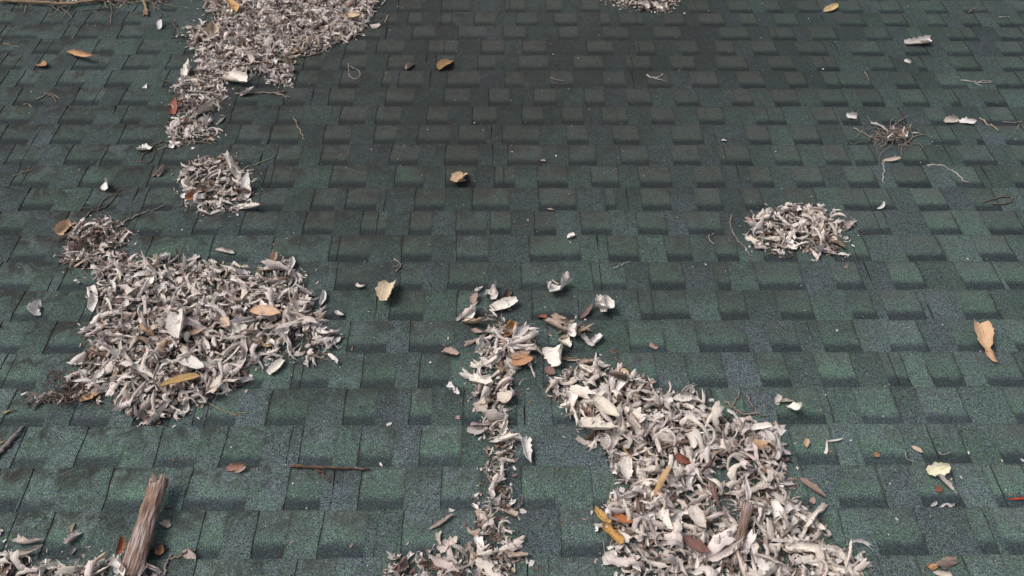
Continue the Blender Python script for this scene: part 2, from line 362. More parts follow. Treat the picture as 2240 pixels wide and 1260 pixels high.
def tab_geo(a, b, v0, v1, rr, tilt=0.0):
    """raised tooth of the laminate: box with slightly wandering side cuts; local coords about (a+b)/2, (v0+v1)/2"""
    cu, cv = (a + b) / 2, (v0 + v1) / 2
    vs = [v0 - 0.012, v0 + (v1 - v0) * 0.33, v0 + (v1 - v0) * 0.7, v1 + rr.uniform(-0.0015, 0.0015)]
    L = [a + rr.uniform(-0.0030, 0.0030) for _ in vs]; R = [b + rr.uniform(-0.0030, 0.0030) for _ in vs]
    verts, uvs = [], []
    lift = rr.uniform(0, 0.0012) if rr.random() < 0.88 else rr.uniform(0.0015, 0.004)
    for i, v in enumerate(vs):
        f = (v - v0) / (v1 - v0)
        nt = T + 2 * T * f + (lift if i == 3 else 0)
        for u, x in ((L[i], 0), (R[i], 1)):
            verts.append((u - cu, v - cv, nt)); uvs.append((x, f))
        for u, x in ((L[i], 0), (R[i], 1)):
            verts.append((u - cu, v - cv, nt - T - 0.0004)); uvs.append((x, f))
    faces, fm = [], []
    for i in range(3):
        o, p = i * 4, i * 4 + 4
        faces += [(o, o + 1, p + 1, p), (o + 2, o, p, p + 2), (o + 1, o + 3, p + 3, p + 1)]; fm += [0, 1, 1]
    faces.append((12, 13, 15, 14)); fm.append(1)
    return verts, faces, fm, uvs

def tint_for(rr, recessed, k):
    g = rr.uniform(0.28, 0.60) if recessed else rr.choice((rr.uniform(0.18, 0.32), rr.uniform(0.3, 0.5), rr.uniform(0.4, 0.64)))
    b = rr.uniform(0.40, 0.95) if recessed else rr.uniform(0.12, 0.85)
    wear = rr.uniform(0.15, 0.75) if recessed else rr.uniform(0.0, 0.35)
    if k > 6: wear = min(1, wear + (0.45 if recessed else 0.1) * min(1, (k - 6) / 4) )
    return (g, b, wear, 1.0 if recessed else 0.0)

mass_v, mass_f, mass_m, mass_uv, mass_c = [], [], [], [], []
n_tab = 0
for k in range(ROW_MIN, ROW_MAX + 1):
    rr = random.Random(500 + k)
    v0, v1 = VK[k], VK[k + 1]
    joints = []
    u = UL + rr.uniform(0.2, 1.0)
    while u < UR - 0.2:
        joints.append(u); u += 1.0 * rr.uniform(0.97, 1.0)
    # keep joints off cell edges
    cells = rows[k]
    edges = sorted([x for c in cells for x in c])
    joints = [j if min(abs(j - e) for e in edges) > 0.02 else min(edges, key=lambda e: abs(e - j)) + 0.03 for j in joints]
    bounds = [UL] + joints + [UR]
    allcells = []                                          # (a, b, recessed, tint)
    prev = UL
    for a, b in cells:
        if a > prev: allcells.append((prev, a, False, tint_for(rr, False, k)))
        allcells.append((a, b, True, tint_for(rr, True, k))); prev = b
    if prev < UR: allcells.append((prev, UR, False, tint_for(rr, False, k)))
    for s0, s1 in zip(bounds[:-1], bounds[1:]):
        s0 += 0.0012; s1 -= 0.0012
        if s1 - s0 < 0.05: continue
        cu, cv = (s0 + s1) / 2, (v0 + v1) / 2
        seg = [(max(a, s0), min(b, s1), r, t) for a, b, r, t in allcells if min(b, s1) - max(a, s0) > 0.001]
        # backing strip of the shingle: one top quad per cell
        verts, faces, fm, uvs, cols_ = [], [], [], [], []
        for a, b, r, t in seg:
            o = len(verts)
            fa, fb = v0 - 0.03, v1
            for v in (fa, fb):
                f = (v - v0) / (v1 - v0); nt = 2 * T * f
                verts += [(a - cu, v - cv, nt), (b - cu, v - cv, nt), (a - cu, v - cv, nt - T), (b - cu, v - cv, nt - T)]
            faces += [(o, o + 1, o + 5, o + 4), (o + 4, o + 5, o + 7, o + 6)]; fm += [0, 1]
            uvs += [(0, -0.2), (1, -0.2), (1, 1), (0, 1)] + [(0, 1)] * 4
            cols_ += [t] * 8
            if a == seg[0][0]: faces.append((o + 2, o, o + 4, o + 6)); fm.append(1); uvs += [(0, 0)] * 4; cols_ += [t] * 4
            if b == seg[-1][1]: faces.append((o + 1, o + 3, o + 7, o + 5)); fm.append(1); uvs += [(0, 0)] * 4; cols_ += [t] * 4
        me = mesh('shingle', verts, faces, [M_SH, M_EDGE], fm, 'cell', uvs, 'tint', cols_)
        sh = put('shingle', me, (cu, cv, 0), roof)
        for a, b, r, t in seg:
            if r or b - a < 0.004: continue
            tv, tf, tm, tu = tab_geo(a, b, v0, v1, rr)
            cc = ((a + b) / 2, (v0 + v1) / 2)
            if (in_view(a, cc[1], 60) or in_view(b, cc[1], 60)) and k <= 20:
                tuv = [tu[i] for f in tf for i in f]
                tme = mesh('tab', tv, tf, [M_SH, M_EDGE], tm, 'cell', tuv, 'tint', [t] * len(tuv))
                put('tab', tme, (cc[0] - cu, cc[1] - cv, 0), sh); n_tab += 1
            else:
                o = len(mass_v)
                mass_v += [(x + cc[0], y + cc[1], z) for x, y, z in tv]
                mass_f += [tuple(i + o for i in f) for f in tf]; mass_m += tm
                mass_uv += [tu[i] for f in tf for i in f]; mass_c += [t] * sum(len(f) for f in tf)
print('TABS', n_tab)
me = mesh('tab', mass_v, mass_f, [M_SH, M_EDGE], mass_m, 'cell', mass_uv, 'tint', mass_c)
tag(put('tab', me, (0, 0, 0), roof), kind='stuff')

def box(x0, x1, y0, y1, z0, z1):
    v = [(x, y, z) for z in (z0, z1) for y in (y0, y1) for x in (x0, x1)]
    f = [(0, 2, 3, 1), (4, 5, 7, 6), (0, 1, 5, 4), (2, 6, 7, 3), (0, 4, 6, 2), (1, 3, 7, 5)]
    return v, f
M_PLY = plain('plywood', (0.25, 0.17, 0.1)); M_WHITE = plain('painted_trim', (0.55, 0.54, 0.5), 0.5)
VE = VK[ROW_MAX + 1]; V00 = VK[ROW_MIN]
v, f = box(UL, UR, V00 - 0.03, VE - 0.01, -0.035, -0.0085); put('roof_deck', mesh('roof_deck', v, f, [M_PLY]), (0, 0, 0), roof)
v, f = box(UL, UR, VE - 0.009, VE + 0.012, -0.18, -0.009); put('fascia', mesh('fascia', v, f, [M_WHITE]), (0, 0, 0), roof)
# open gutter below the eave
gv, gf = [], []
prof = [(0.013, -0.02), (0.013, -0.12), (0.10, -0.12), (0.115, -0.03), (0.125, -0.03), (0.105, -0.13), (0.013, -0.13)]
for x in (UL, UR):
    gv += [(x, VE + a, b) for a, b in prof]
n_ = len(prof)
for i in range(n_ - 1): gf.append((i, i + 1, i + 1 + n_, i + n_))
put('gutter', mesh('gutter', gv, gf, [M_WHITE]), (0, 0, 0), roof)
# ground below the eave
v = [(-60, -60, 0), (60, -60, 0), (60, 60, 0), (-60, 60, 0)]
g = NT('lawn'); gg = g.n('ShaderNodeNewGeometry')
g.l(g.mix(g.noise(gg.outputs['Position'], 3, 8, 0.7), (0.035, 0.045, 0.018), (0.10, 0.085, 0.045)), g.b.inputs['Base Color'])
go = bpy.data.objects.new('ground', mesh('ground', v, [(0, 1, 2, 3)], [g.m])); col.objects.link(go); go['kind'] = 'structure'
# house wall carrying the roof
eave = M @ Vector((0, VE - 0.4, -0.04)); top = M @ Vector((0, V00, -0.04))
wv = []
for x in (UL + 0.3, UR - 0.3):
    wv += [(x, top.y, 0), (x, eave.y, 0), (x, eave.y, eave.z), (x, top.y, top.z)]
wf = [(0, 1, 2, 3), (4, 7, 6, 5), (1, 5, 6, 2), (0, 3, 7, 4)]
ho = bpy.data.objects.new('house_wall', mesh('house_wall', wv, wf, [M_WHITE])); col.objects.link(ho)
tag(ho, 'plain painted house wall standing under the shingle roof', 'wall')

# ================================================================== LEAVES
def rotm(ax, a):
    x, y, z = ax; c, s = math.cos(a), math.sin(a); C = 1 - c
    return np.array([[c + x * x * C, x * y * C - z * s, x * z * C + y * s], [y * x * C + z * s, c + y * y * C, y * z * C - x * s], [z * x * C - y * s, z * y * C + x * s, c + z * z * C]])

def leaf_geo(L, W, roll, bend, twist, lat, s0=0.0, s1=1.0, ns=9, nt=7, jag=0.0, petiole=False, flare=0.0, r=None, p=1.0, fold=0.0, rag=0.15, asym=None):
    """grid of a curled leaf about its middle; x along the leaf, z up. returns verts (ns*nt,3), uv.
    roll: half angle of the cross-section arc, p > 1 rolls the margins only, fold: crease along the midrib,
    flare: how much the roll opens towards both ends"""
    r = r or rng
    s = np.linspace(s0, s1, ns); tt = np.linspace(-1, 1, nt)
    prof = np.clip(np.sin(np.pi * np.clip(s, 0.0, 1.0) ** 0.88), 0, 1) ** 0.62
    prof = np.maximum(prof, 0.02)
    C = np.zeros((ns, 3)); Fm = np.eye(3)
    Fr = [Fm.copy()]; ds = L * (s1 - s0) / (ns - 1)
    bp = r.uniform(0.1, 1.9, ns); tp = r.uniform(0.3, 1.7, ns)
    for i in range(1, ns):
        Fm = (rotm(Fm[1], -bend / (ns - 1) * bp[i]) @ Fm.T).T
        Fm = (rotm(Fm[0], twist / (ns - 1) * tp[i]) @ Fm.T).T
        Fm = (rotm(Fm[2], lat / (ns - 1)) @ Fm.T).T
        C[i] = C[i - 1] + Fm[0] * ds; Fr.append(Fm.copy())
    e = np.linspace(-1, 1, ns)
    th = roll * (1 - flare * np.abs(e + r.uniform(-0.3, 0.3)).clip(0, 1) ** 1.6)
    if asym is None: asym = r.uniform(-0.45, 0.45)
    half = (nt - 1) // 2
    at = np.linspace(0, 1, half + 1); am = (at[:-1] + at[1:]) / 2
    V = np.zeros((ns, nt, 3))
    wl = 1 + r.normal(0, rag, ns); wr_ = 1 + r.normal(0, rag, ns)
    for i in range(ns):
        w_ = W / 2 * prof[i]
        V[i, half] = C[i]
        for sg, wm, k in ((1, wr_[i], 1 + asym), (-1, wl[i], 1 - asym)):
            a = fold + th[i] * k * am ** p * (1 + 0.25 * am * (abs(th[i]) > 1.5))
            st = w_ * wm / half
            y = np.cumsum(np.cos(a)) * st * sg; z = np.cumsum(np.sin(a)) * st
            for q in range(half):
                V[i, half + sg * (q + 1)] = C[i] + Fr[i][1] * y[q] + Fr[i][2] * z[q]
    if jag:
        V[0] -= Fr[0][0] * np.abs(tt)[:, None] * jag * r.uniform(0, 2); V[-1] += Fr[-1][0] * np.abs(tt)[:, None] * jag * r.uniform(0, 2)
        V[0] += Fr[0][0] * r.uniform(-1, 1, nt)[:, None] * jag * 0.7; V[-1] += Fr[-1][0] * r.uniform(-1, 1, nt)[:, None] * jag * 0.7
    V += r.normal(0, 0.010 * W, V.shape) * (0.4 + np.abs(tt))[None, :, None]
    V = V.reshape(-1, 3); V -= V.mean(0)
    uv = np.stack(np.meshgrid(s, tt * 0.5 + 0.5, indexing='ij'), -1).reshape(-1, 2)
    return V, uv

_fc = {}
def grid_faces(ns, nt):
    if (ns, nt) not in _fc:
        i, j = np.meshgrid(np.arange(ns - 1), np.arange(nt - 1), indexing='ij'); a = (i * nt + j).ravel()
        _fc[(ns, nt)] = np.stack([a, a + nt, a + nt + 1, a + 1], 1)
    return _fc[(ns, nt)]

PALE = [(0.84, 0.79, 0.745), (0.79, 0.745, 0.71), (0.87, 0.835, 0.79), (0.72, 0.67, 0.635), (0.82, 0.79, 0.77), (0.88, 0.845, 0.79), (0.66, 0.61, 0.58)]
MID = [(0.50, 0.42, 0.37), (0.54, 0.45, 0.37), (0.47, 0.395, 0.36), (0.56, 0.46, 0.38)]
BRN = [(0.25, 0.18, 0.145), (0.31, 0.22, 0.17), (0.21, 0.15, 0.125), (0.28, 0.19, 0.175)]
TAN = [(0.55, 0.38, 0.22), (0.60, 0.42, 0.27)]
def jit(c, a=0.08, r=None):
    r = r or rng
    k = 1 + r.uniform(-a, a); return (c[0] * k, c[1] * k * (1 + r.uniform(-0.02, 0.02)), c[2] * k * (1 + r.uniform(-0.03, 0.03)), 1)

def orient(V, yaw, pitch=0.0, bank=0.0):
    R = rotm((0, 0, 1), yaw) @ rotm((0, 1, 0), pitch) @ rotm((1, 0, 0), bank)
    return V @ R.T

FORMS = {   # half angle of roll, bend, twist, lateral, flare, width ratio, margin power, fold
    'rolled': dict(roll=(1.5, 2.7), bend=(-0.5, 0.9), twist=(-0.7, 0.7), lat=(-1.0, 1.0), flare=(0.5, 1.0), wr=(0.22, 0.42), p=(0.8, 1.6), fold=(0, .3)),
    'folded': dict(roll=(0.3, 1.3), bend=(-0.5, 0.8), twist=(-0.7, 0.7), lat=(-0.8, 0.8), flare=(-0.2, 0.8), wr=(0.20, 0.36), p=(1.0, 2.4), fold=(.5, 1.25)),
    'curved': dict(roll=(0.8, 2.0), bend=(0.6, 2.4), twist=(-1.0, 1.0), lat=(-2.0, 2.0), flare=(0.1, 0.8), wr=(0.14, 0.36), p=(1.4, 3.0), fold=(0, .5)),
    'twisted': dict(roll=(0.9, 2.3), bend=(-0.6, 1.4), twist=(1.2, 3.4), lat=(-1.4, 1.4), flare=(0.3, 0.95), wr=(0.18, 0.42), p=(1.0, 2.4), fold=(0, .5)),
    'ribbon': dict(roll=(0.5, 1.8), bend=(-0.6, 1.6), twist=(-2.0, 2.0), lat=(1.0, 4.2), flare=(0.2, 0.9), wr=(0.07, 0.20), p=(1.0, 2.0), fold=(0, .6)),
    'flat': dict(roll=(0.8, 1.8), bend=(-0.5, 0.8), twist=(-0.6, 0.6), lat=(-0.4, 0.4), flare=(0, 0.6), wr=(0.28, 0.42), p=(2.5, 4.5), fold=(0.05, .3)),
}
def random_leaf(form, L, r, ns=9, nt=7, broken=0.45):
    q = FORMS[form]; u_ = lambda k: r.uniform(*q[k])
    s0, s1 = 0.0, 1.0
    if r.random() < broken: s0 = r.uniform(0.08, 0.36)
    if r.random() < broken: s1 = 1 - r.uniform(0.08, 0.40)
    tw = u_('twist') * r.choice((-1, 1)); lt = u_('lat') * r.choice((-1, 1))
    V, uv = leaf_geo(L, L * u_('wr'), u_('roll'), u_('bend'), tw, lt, s0, s1, ns, nt, jag=0.085 * L if (s0 > 0 or s1 < 1) else 0.0, flare=u_('flare'), r=r, p=u_('p'), fold=u_('fold'))
    return V, uv

class Mass:
    def __init__(s): s.v, s.f, s.uv, s.c, s.n = [], [], [], [], 0
    def add(s, V, F, uv, c):
        s.v.append(V); s.f.append(F + s.n); s.uv.append(uv); s.c.append(np.tile(np.array(c, np.float32), (len(V), 1))); s.n += len(V)
    def build(s, name, loc, mat=None):
        V = np.concatenate(s.v) - np.array(loc)
        me = mesh(name, V, np.concatenate(s.f), [mat or M_LEAF], None, 'leaf', np.concatenate(s.uv), 'leafcol', np.concatenate(s.c), smooth=True)
        return put(name, me, loc)

def poly_uv(pts): return np.array([P(x, y) for x, y in pts])
def inside(pt, poly):
    x, y = pt; c = False; j = len(poly) - 1
    for i in range(len(poly)):
        xi, yi = poly[i]; xj, yj = poly[j]
        if (yi > y) != (yj > y) and x < (xj - xi) * (y - yi) / (yj - yi) + xi: c = not c
        j = i
    return c
def edge_dist(pt, poly):
    a = poly; b = np.roll(poly, -1, 0); ab = b - a; t = np.clip(((pt - a) * ab).sum(1) / np.maximum((ab ** 2).sum(1), 1e-9), 0, 1)
    return np.sqrt((((a + ab * t[:, None]) - pt) ** 2).sum(1)).min()
def area(poly):
    x, y = poly[:, 0], poly[:, 1]; return abs(np.dot(x, np.roll(y, -1)) - np.dot(y, np.roll(x, -1))) / 2

# pile: name words, outline, gaps (circles in photo px), leaf length range (m), max height, brownness, frames of density
PILES = [
 dict(key='large leaf pile at the left', poly=[(210,600),(262,585),(310,575),(355,558),(395,588),(440,588),(500,588),(560,600),(600,588),(640,568),(648,600),(672,640),(692,680),(717,722),(742,762),(700,792),(640,782),(590,790),(548,802),(532,842),(480,862),(440,885),(380,918),(322,932),(290,905),(265,872),(215,882),(170,848),(182,800),(196,760),(186,730),(224,700),(214,640)],
      holes=[(365,590,16),(318,640,14),(620,655,10),(560,775,12)], L=(0.065, 0.118), h=0.032, brown=0.18, dens=1.0, solo=74),
 dict(key='wide leaf pile at the lower right', poly=[(1195,852),(1240,815),(1300,798),(1400,833),(1430,860),(1500,870),(1560,890),(1600,918),(1700,958),(1712,980),(1722,1030),(1732,1100),(1720,1125),(1640,1130),(1590,1100),(1560,1110),(1520,1125),(1470,1100),(1420,1130),(1370,1130),(1318,1120),(1315,1098),(1350,1080),(1345,1040),(1325,1000),(1290,960),(1265,932),(1258,905),(1210,882)],
      holes=[(1575,1050,24),(1498,1093,18),(1470,1040,8),(1610,1008,8),(1420,1085,14)], L=(0.072, 0.13), h=0.032, brown=0.12, dens=0.95, solo=64),
 dict(key='leaf pile along the lower right edge of the photo', poly=[(1318,1118),(1370,1108),(1420,1100),(1470,1118),(1530,1135),(1580,1118),(1640,1115),(1700,1112),(1760,1108),(1790,1150),(1785,1188),(1850,1212),(1890,1262),(1900,1330),(1360,1330),(1365,1262),(1345,1222),(1340,1190),(1320,1145)],
      holes=[(1485,1145,20),(1560,1260,10),(1730,1215,9)], L=(0.072, 0.13), h=0.032, brown=0.16, dens=1.0, solo=44),
 dict(key='long leaf pile at the top left', poly=[(425,-60),(830,-60),(820,0),(815,30),(790,75),(740,100),(690,115),(640,130),(640,150),(630,188),(600,185),(590,165),(530,165),(495,172),(450,182),(428,165),(440,130),(435,110),(418,95),(410,68),(440,60),(470,70),(475,45),(450,20)],
      holes=[(520,172,8)], L=(0.05, 0.092), h=0.030, brown=0.34, dens=1.25, solo=30),
 dict(key='short leaf heap below the top left pile', poly=[(385,192),(400,175),(440,172),(490,178),(492,215),(475,225),(480,242),(440,252),(395,250),(382,235)], holes=[], L=(0.055, 0.095), h=0.02, brown=0.28, dens=1.0, solo=7),
 dict(key='small leaf heap trailing from the top left pile', poly=[(388,262),(420,257),(455,275),(487,290),(450,310),(400,320),(366,318),(376,290)], holes=[], L=(0.055, 0.10), h=0.014, brown=0.2, dens=0.85, solo=4),
 dict(key='round leaf heap above the left pile', poly=[(398,380),(430,350),(515,350),(527,380),(550,402),(548,425),(530,445),(545,462),(480,463),(440,461),(420,440),(388,420)], holes=[(455,385,5)], L=(0.055, 0.10), h=0.02, brown=0.2, dens=0.95, solo=12),
 dict(key='leaf and twig heap above the left pile', poly=[(150,520),(165,490),(250,480),(290,515),(272,550),(290,582),(240,600),(200,590),(142,580)], holes=[], L=(0.055, 0.095), h=0.02, brown=0.42, dens=0.95, solo=10),
 dict(key='oval leaf heap at the right', poly=[(1640,490),(1680,465),(1740,453),(1800,468),(1830,490),(1866,490),(1852,515),(1832,530),(1832,558),(1780,565),(1740,545),(1690,560),(1650,545),(1633,515)], holes=[(1775,480,5)], L=(0.058, 0.105), h=0.022, brown=0.15, dens=1.0, solo=16),
 dict(key='leaf heap at the top centre edge', poly=[(1325,-70),(1490,-70),(1482,5),(1478,15),(1455,28),(1400,24),(1350,14),(1330,2)], holes=[], L=(0.045, 0.085), h=0.02, brown=0.3, dens=1.0, solo=3),
 dict(key='upper part of the leaf trail in the middle', poly=[(1048,745),(1110,715),(1182,750),(1166,790),(1130,803),(1112,830),(1122,870),(1092,892),(1108,930),(1080,940),(1060,900),(1030,870),(1035,820),(1040,780)], holes=[], L=(0.065, 0.115), h=0.02, brown=0.24, dens=0.95, solo=14),
 dict(key='thin lower part of the leaf trail in the middle', poly=[(1060,930),(1100,918),(1130,970),(1112,1000),(1098,1050),(1112,1085),(1120,1115),(1095,1118),(1078,1075),(1068,1010),(1078,970)], holes=[], L=(0.055, 0.09), h=0.014, brown=0.12, dens=1.25, solo=5),
 dict(key='leaf heap at the bottom centre', poly=[(1050,1100),(1078,1110),(1092,1150),(1112,1175),(1147,1215),(1118,1240),(1130,1330),(820,1330),(835,1262),(865,1232),(930,1212),(975,1222),(1032,1190),(1045,1150)], holes=[(905,1240,10),(985,1240,8)], L=(0.055, 0.10), h=0.016, brown=0.22, dens=1.05, solo=16),
 dict(key='leaf heap in the bottom left corner', poly=[(-30,1210),(30,1222),(62,1232),(120,1235),(140,1262),(150,1330),(-40,1330)], holes=[(60,1240,6)], L=(0.06, 0.11), h=0.016, brown=0.2, dens=0.75, solo=7),
 dict(key='leaves around the foot of the broken wood', poly=[(150,1262),(172,1245),(205,1232),(255,1225),(275,1235),(320,1262),(330,1330),(150,1330)], holes=[], L=(0.07, 0.12), h=0.016, brown=0.16, dens=0.7, solo=6),
]
HF = {}
def pile_height(pl, pt):
    d = edge_dist(pt, pl['puv']); return pl['h'] * (1 - math.exp(-d / 0.05))
def blocked(pl, pt):
    for (hx, hy, hr) in pl['huv']:
        if (pt[0] - hx) ** 2 + (pt[1] - hy) ** 2 < hr ** 2: return True
    return False

FORM_P = (['rolled'] * 4 + ['folded'] * 3 + ['curved'] * 5 + ['twisted'] * 4 + ['flat'] * 1)
FORM_Q = FORM_P + ['ribbon'] * 9
WORDS = {'rolled': 'tightly rolled', 'folded': 'lengthwise folded', 'curved': 'curved', 'twisted': 'twisted', 'flat': 'flattish'}
KEYS = ['large left pile', 'wide right pile', 'bottom right pile', 'top left pile', 'short upper left heap', 'trailing upper left heap', 'round left heap', 'twiggy left heap', 'oval right heap', 'top centre heap', 'middle trail', 'narrow middle trail', 'bottom centre heap', 'bottom left corner heap', 'heap at the broken wood']
SOLO = [26, 22, 13, 9, 3, 2, 5, 4, 6, 1, 6, 2, 6, 3, 2]
used_labels = set()
def sector(pl, pt):
    lo, hi = pl['puv'].min(0), pl['puv'].max(0); fu, fv = (pt - lo) / (hi - lo)
    a = 'left' if fu < 0.36 else 'right' if fu > 0.64 else ''
    b = 'lower' if fv < 0.36 else 'upper' if fv > 0.64 else ''
    if a and b: return 'at the %s %s of' % (b, a)
    if a or b: return 'on the %s side of' % (a or b)
    return 'in the middle of'

NS, NTT = 9, 9; FULL = grid_faces(9, 9)
n_leaves = 0
for pi, pl in enumerate(PILES):
    r = np.random.default_rng(40 + pi)
    pl['puv'] = poly_uv(pl['poly'])
    hl = []
    for x, y, rad in pl['holes']:
        a = P(x, y); b = P(x + rad, y); hl.append((a[0], a[1], abs(b[0] - a[0])))
    pl['huv'] = hl
    A = area(pl['puv']); lo, hi = pl['puv'].min(0), pl['puv'].max(0)
    ctr = pl['puv'].mean(0)
    def pick(jitter=0.0):
        for _ in range(400):
            pt = lo + r.random(2) * (hi - lo)
            if inside(pt, pl['puv']) and not blocked(pl, pt):
                return pt + r.normal(0, jitter, 2)
        return ctr
    mass = Mass()
    # crumbled bits and stalks at the bottom of the litter
    nb = int(A * 6500 * pl['dens'])
    F43 = grid_faces(4, 3)
    for _ in range(nb):
        pt = pick(0.006); Lf = r.uniform(0.010, 0.034)
        stalk = r.random() < 0.22 + pl['brown'] * 0.4
        V, uv = leaf_geo(Lf * (1.8 if stalk else 1), Lf * (0.07 if stalk else r.uniform(0.3, 0.7)), r.uniform(0.3, 2.0), r.uniform(-0.8, 1.2), r.uniform(-1, 1), r.uniform(-1, 1), 0.2, 0.85, 4, 3, jag=0.1 * Lf, r=r)
        V = orient(V, r.uniform(0, 6.283), r.normal(0, 0.35), r.normal(0, 0.5))
        h = pile_height(pl, pt) * r.uniform(0.0, 0.75)
        c = MID[r.integers(4)] if r.random() < 0.45 else (BRN[r.integers(4)] if r.random() < 0.45 + pl['brown'] * 0.5 else PALE[r.integers(7)])
        V[:, 2] += surf(*pt) + h + 0.002 + max(0, -V[:, 2].min()) * 0.6
        mass.add(V + np.array([pt[0], pt[1], 0]), F43, uv, jit(c, 0.15, r))
    # whole and broken leaves, layer by layer
    fine = 'top left' in pl['key'] and pl['h'] > 0.025
    nl = int(A * (2700 if fine else 2100) * pl['dens'])
    for q in range(nl):
        pt = pick(0.008 if q % 7 else 0.03); form = FORM_Q[r.integers(len(FORM_Q))]
        topmost = q > nl * 0.72
        L = r.uniform(*pl['L']) * (r.uniform(0.85, 1.25) if topmost else r.uniform(0.6, 1.05))
        V, uv = random_leaf(form, L, r, NS, NTT, 0.8)
        V = orient(V, r.uniform(0, 6.283), r.normal(0, 0.12 if topmost else 0.22), r.choice((0, math.pi)) + r.normal(0, 0.45))
        lay = q / nl
        h = pile_height(pl, pt) * (0.15 + 0.75 * lay)
        V[:, 2] += surf(*pt) + h + max(0.0, -V[:, 2].min()) * 0.75
        c = PALE[r.integers(7)]
        if r.random() < pl['brown'] * 0.6: c = (MID if r.random() < 0.6 else BRN)[r.integers(4)]
        elif r.random() < 0.012: c = TAN[r.integers(2)]
        mass.add(V + np.array([pt[0], pt[1], 0]), FULL, uv, jit(c, 0.12, r))
    tag(mass.build('leaf_litter', (ctr[0], ctr[1], 0.0)), 'mass of broken pale and brown leaf litter forming the ' + pl['key'].replace('leaves around', 'layer around'), 'leaf litter', kind='stuff')
    # single leaves lying on top
    placed = []
    for q in range(SOLO[pi]):
        best = None
        for _ in range(12):
            pt = pick(0.0); dmin = min([np.hypot(*(pt - o)) for o in placed] + [9])
            if not in_view(pt[0], pt[1], 5): dmin *= 0.1
            if best is None or dmin > best[0]: best = (dmin, pt)
        pt = best[1]; placed.append(pt)
        form = FORM_P[r.integers(len(FORM_P))]
        L = r.uniform(*pl['L']) * r.uniform(0.9, 1.12)
        V, uv = random_leaf(form, L, r, 12, 9, 0.7)
        yaw = r.uniform(0, 6.283); V = orient(V, yaw, r.normal(0, 0.12), r.choice((0, math.pi)) + r.normal(0, 0.4))
        dw = 'crosswise' if abs(math.sin(yaw)) < 0.5 else ('upright' if abs(math.sin(yaw)) > 0.87 else 'slanting right' if math.tan(yaw) > 0 else 'slanting left')
        z0 = surf(*pt) + pile_height(pl, pt) * 0.85 + max(0.0, -V[:, 2].min()) * 0.8
        brown = r.random() < pl['brown'] * 0.5
        c = BRN[r.integers(4)] if brown else PALE[r.integers(7)]
        me = mesh('dry_leaf', V, grid_faces(12, 9), [M_LEAF], None, 'leaf', uv, 'leafcol', np.tile(np.array(jit(c, 0.08, r), np.float32), (len(V), 1)), smooth=True)
        o = put('dry_leaf', me, (pt[0], pt[1], z0)); n_leaves += 1
        sec = sector(pl, pt)
        tone = 'brown' if brown else ('whitish' if c[0] > 0.7 else 'pale grey')
        lab = '%s %s leaf %s %s the %s' % (WORDS[form], tone, dw, sec, KEYS[pi])
        if lab in used_labels: lab = lab.replace(WORDS[form], 'small ' + WORDS[form] if L < sum(pl['L']) / 2 else 'long ' + WORDS[form])
        if len(lab.split()) > 16: lab = lab.replace('lengthwise ', '').replace('pale grey', 'grey')
        used_labels.add(lab)
        tag(o, lab, 'leaf', 'single leaves on top of the ' + KEYS[pi])

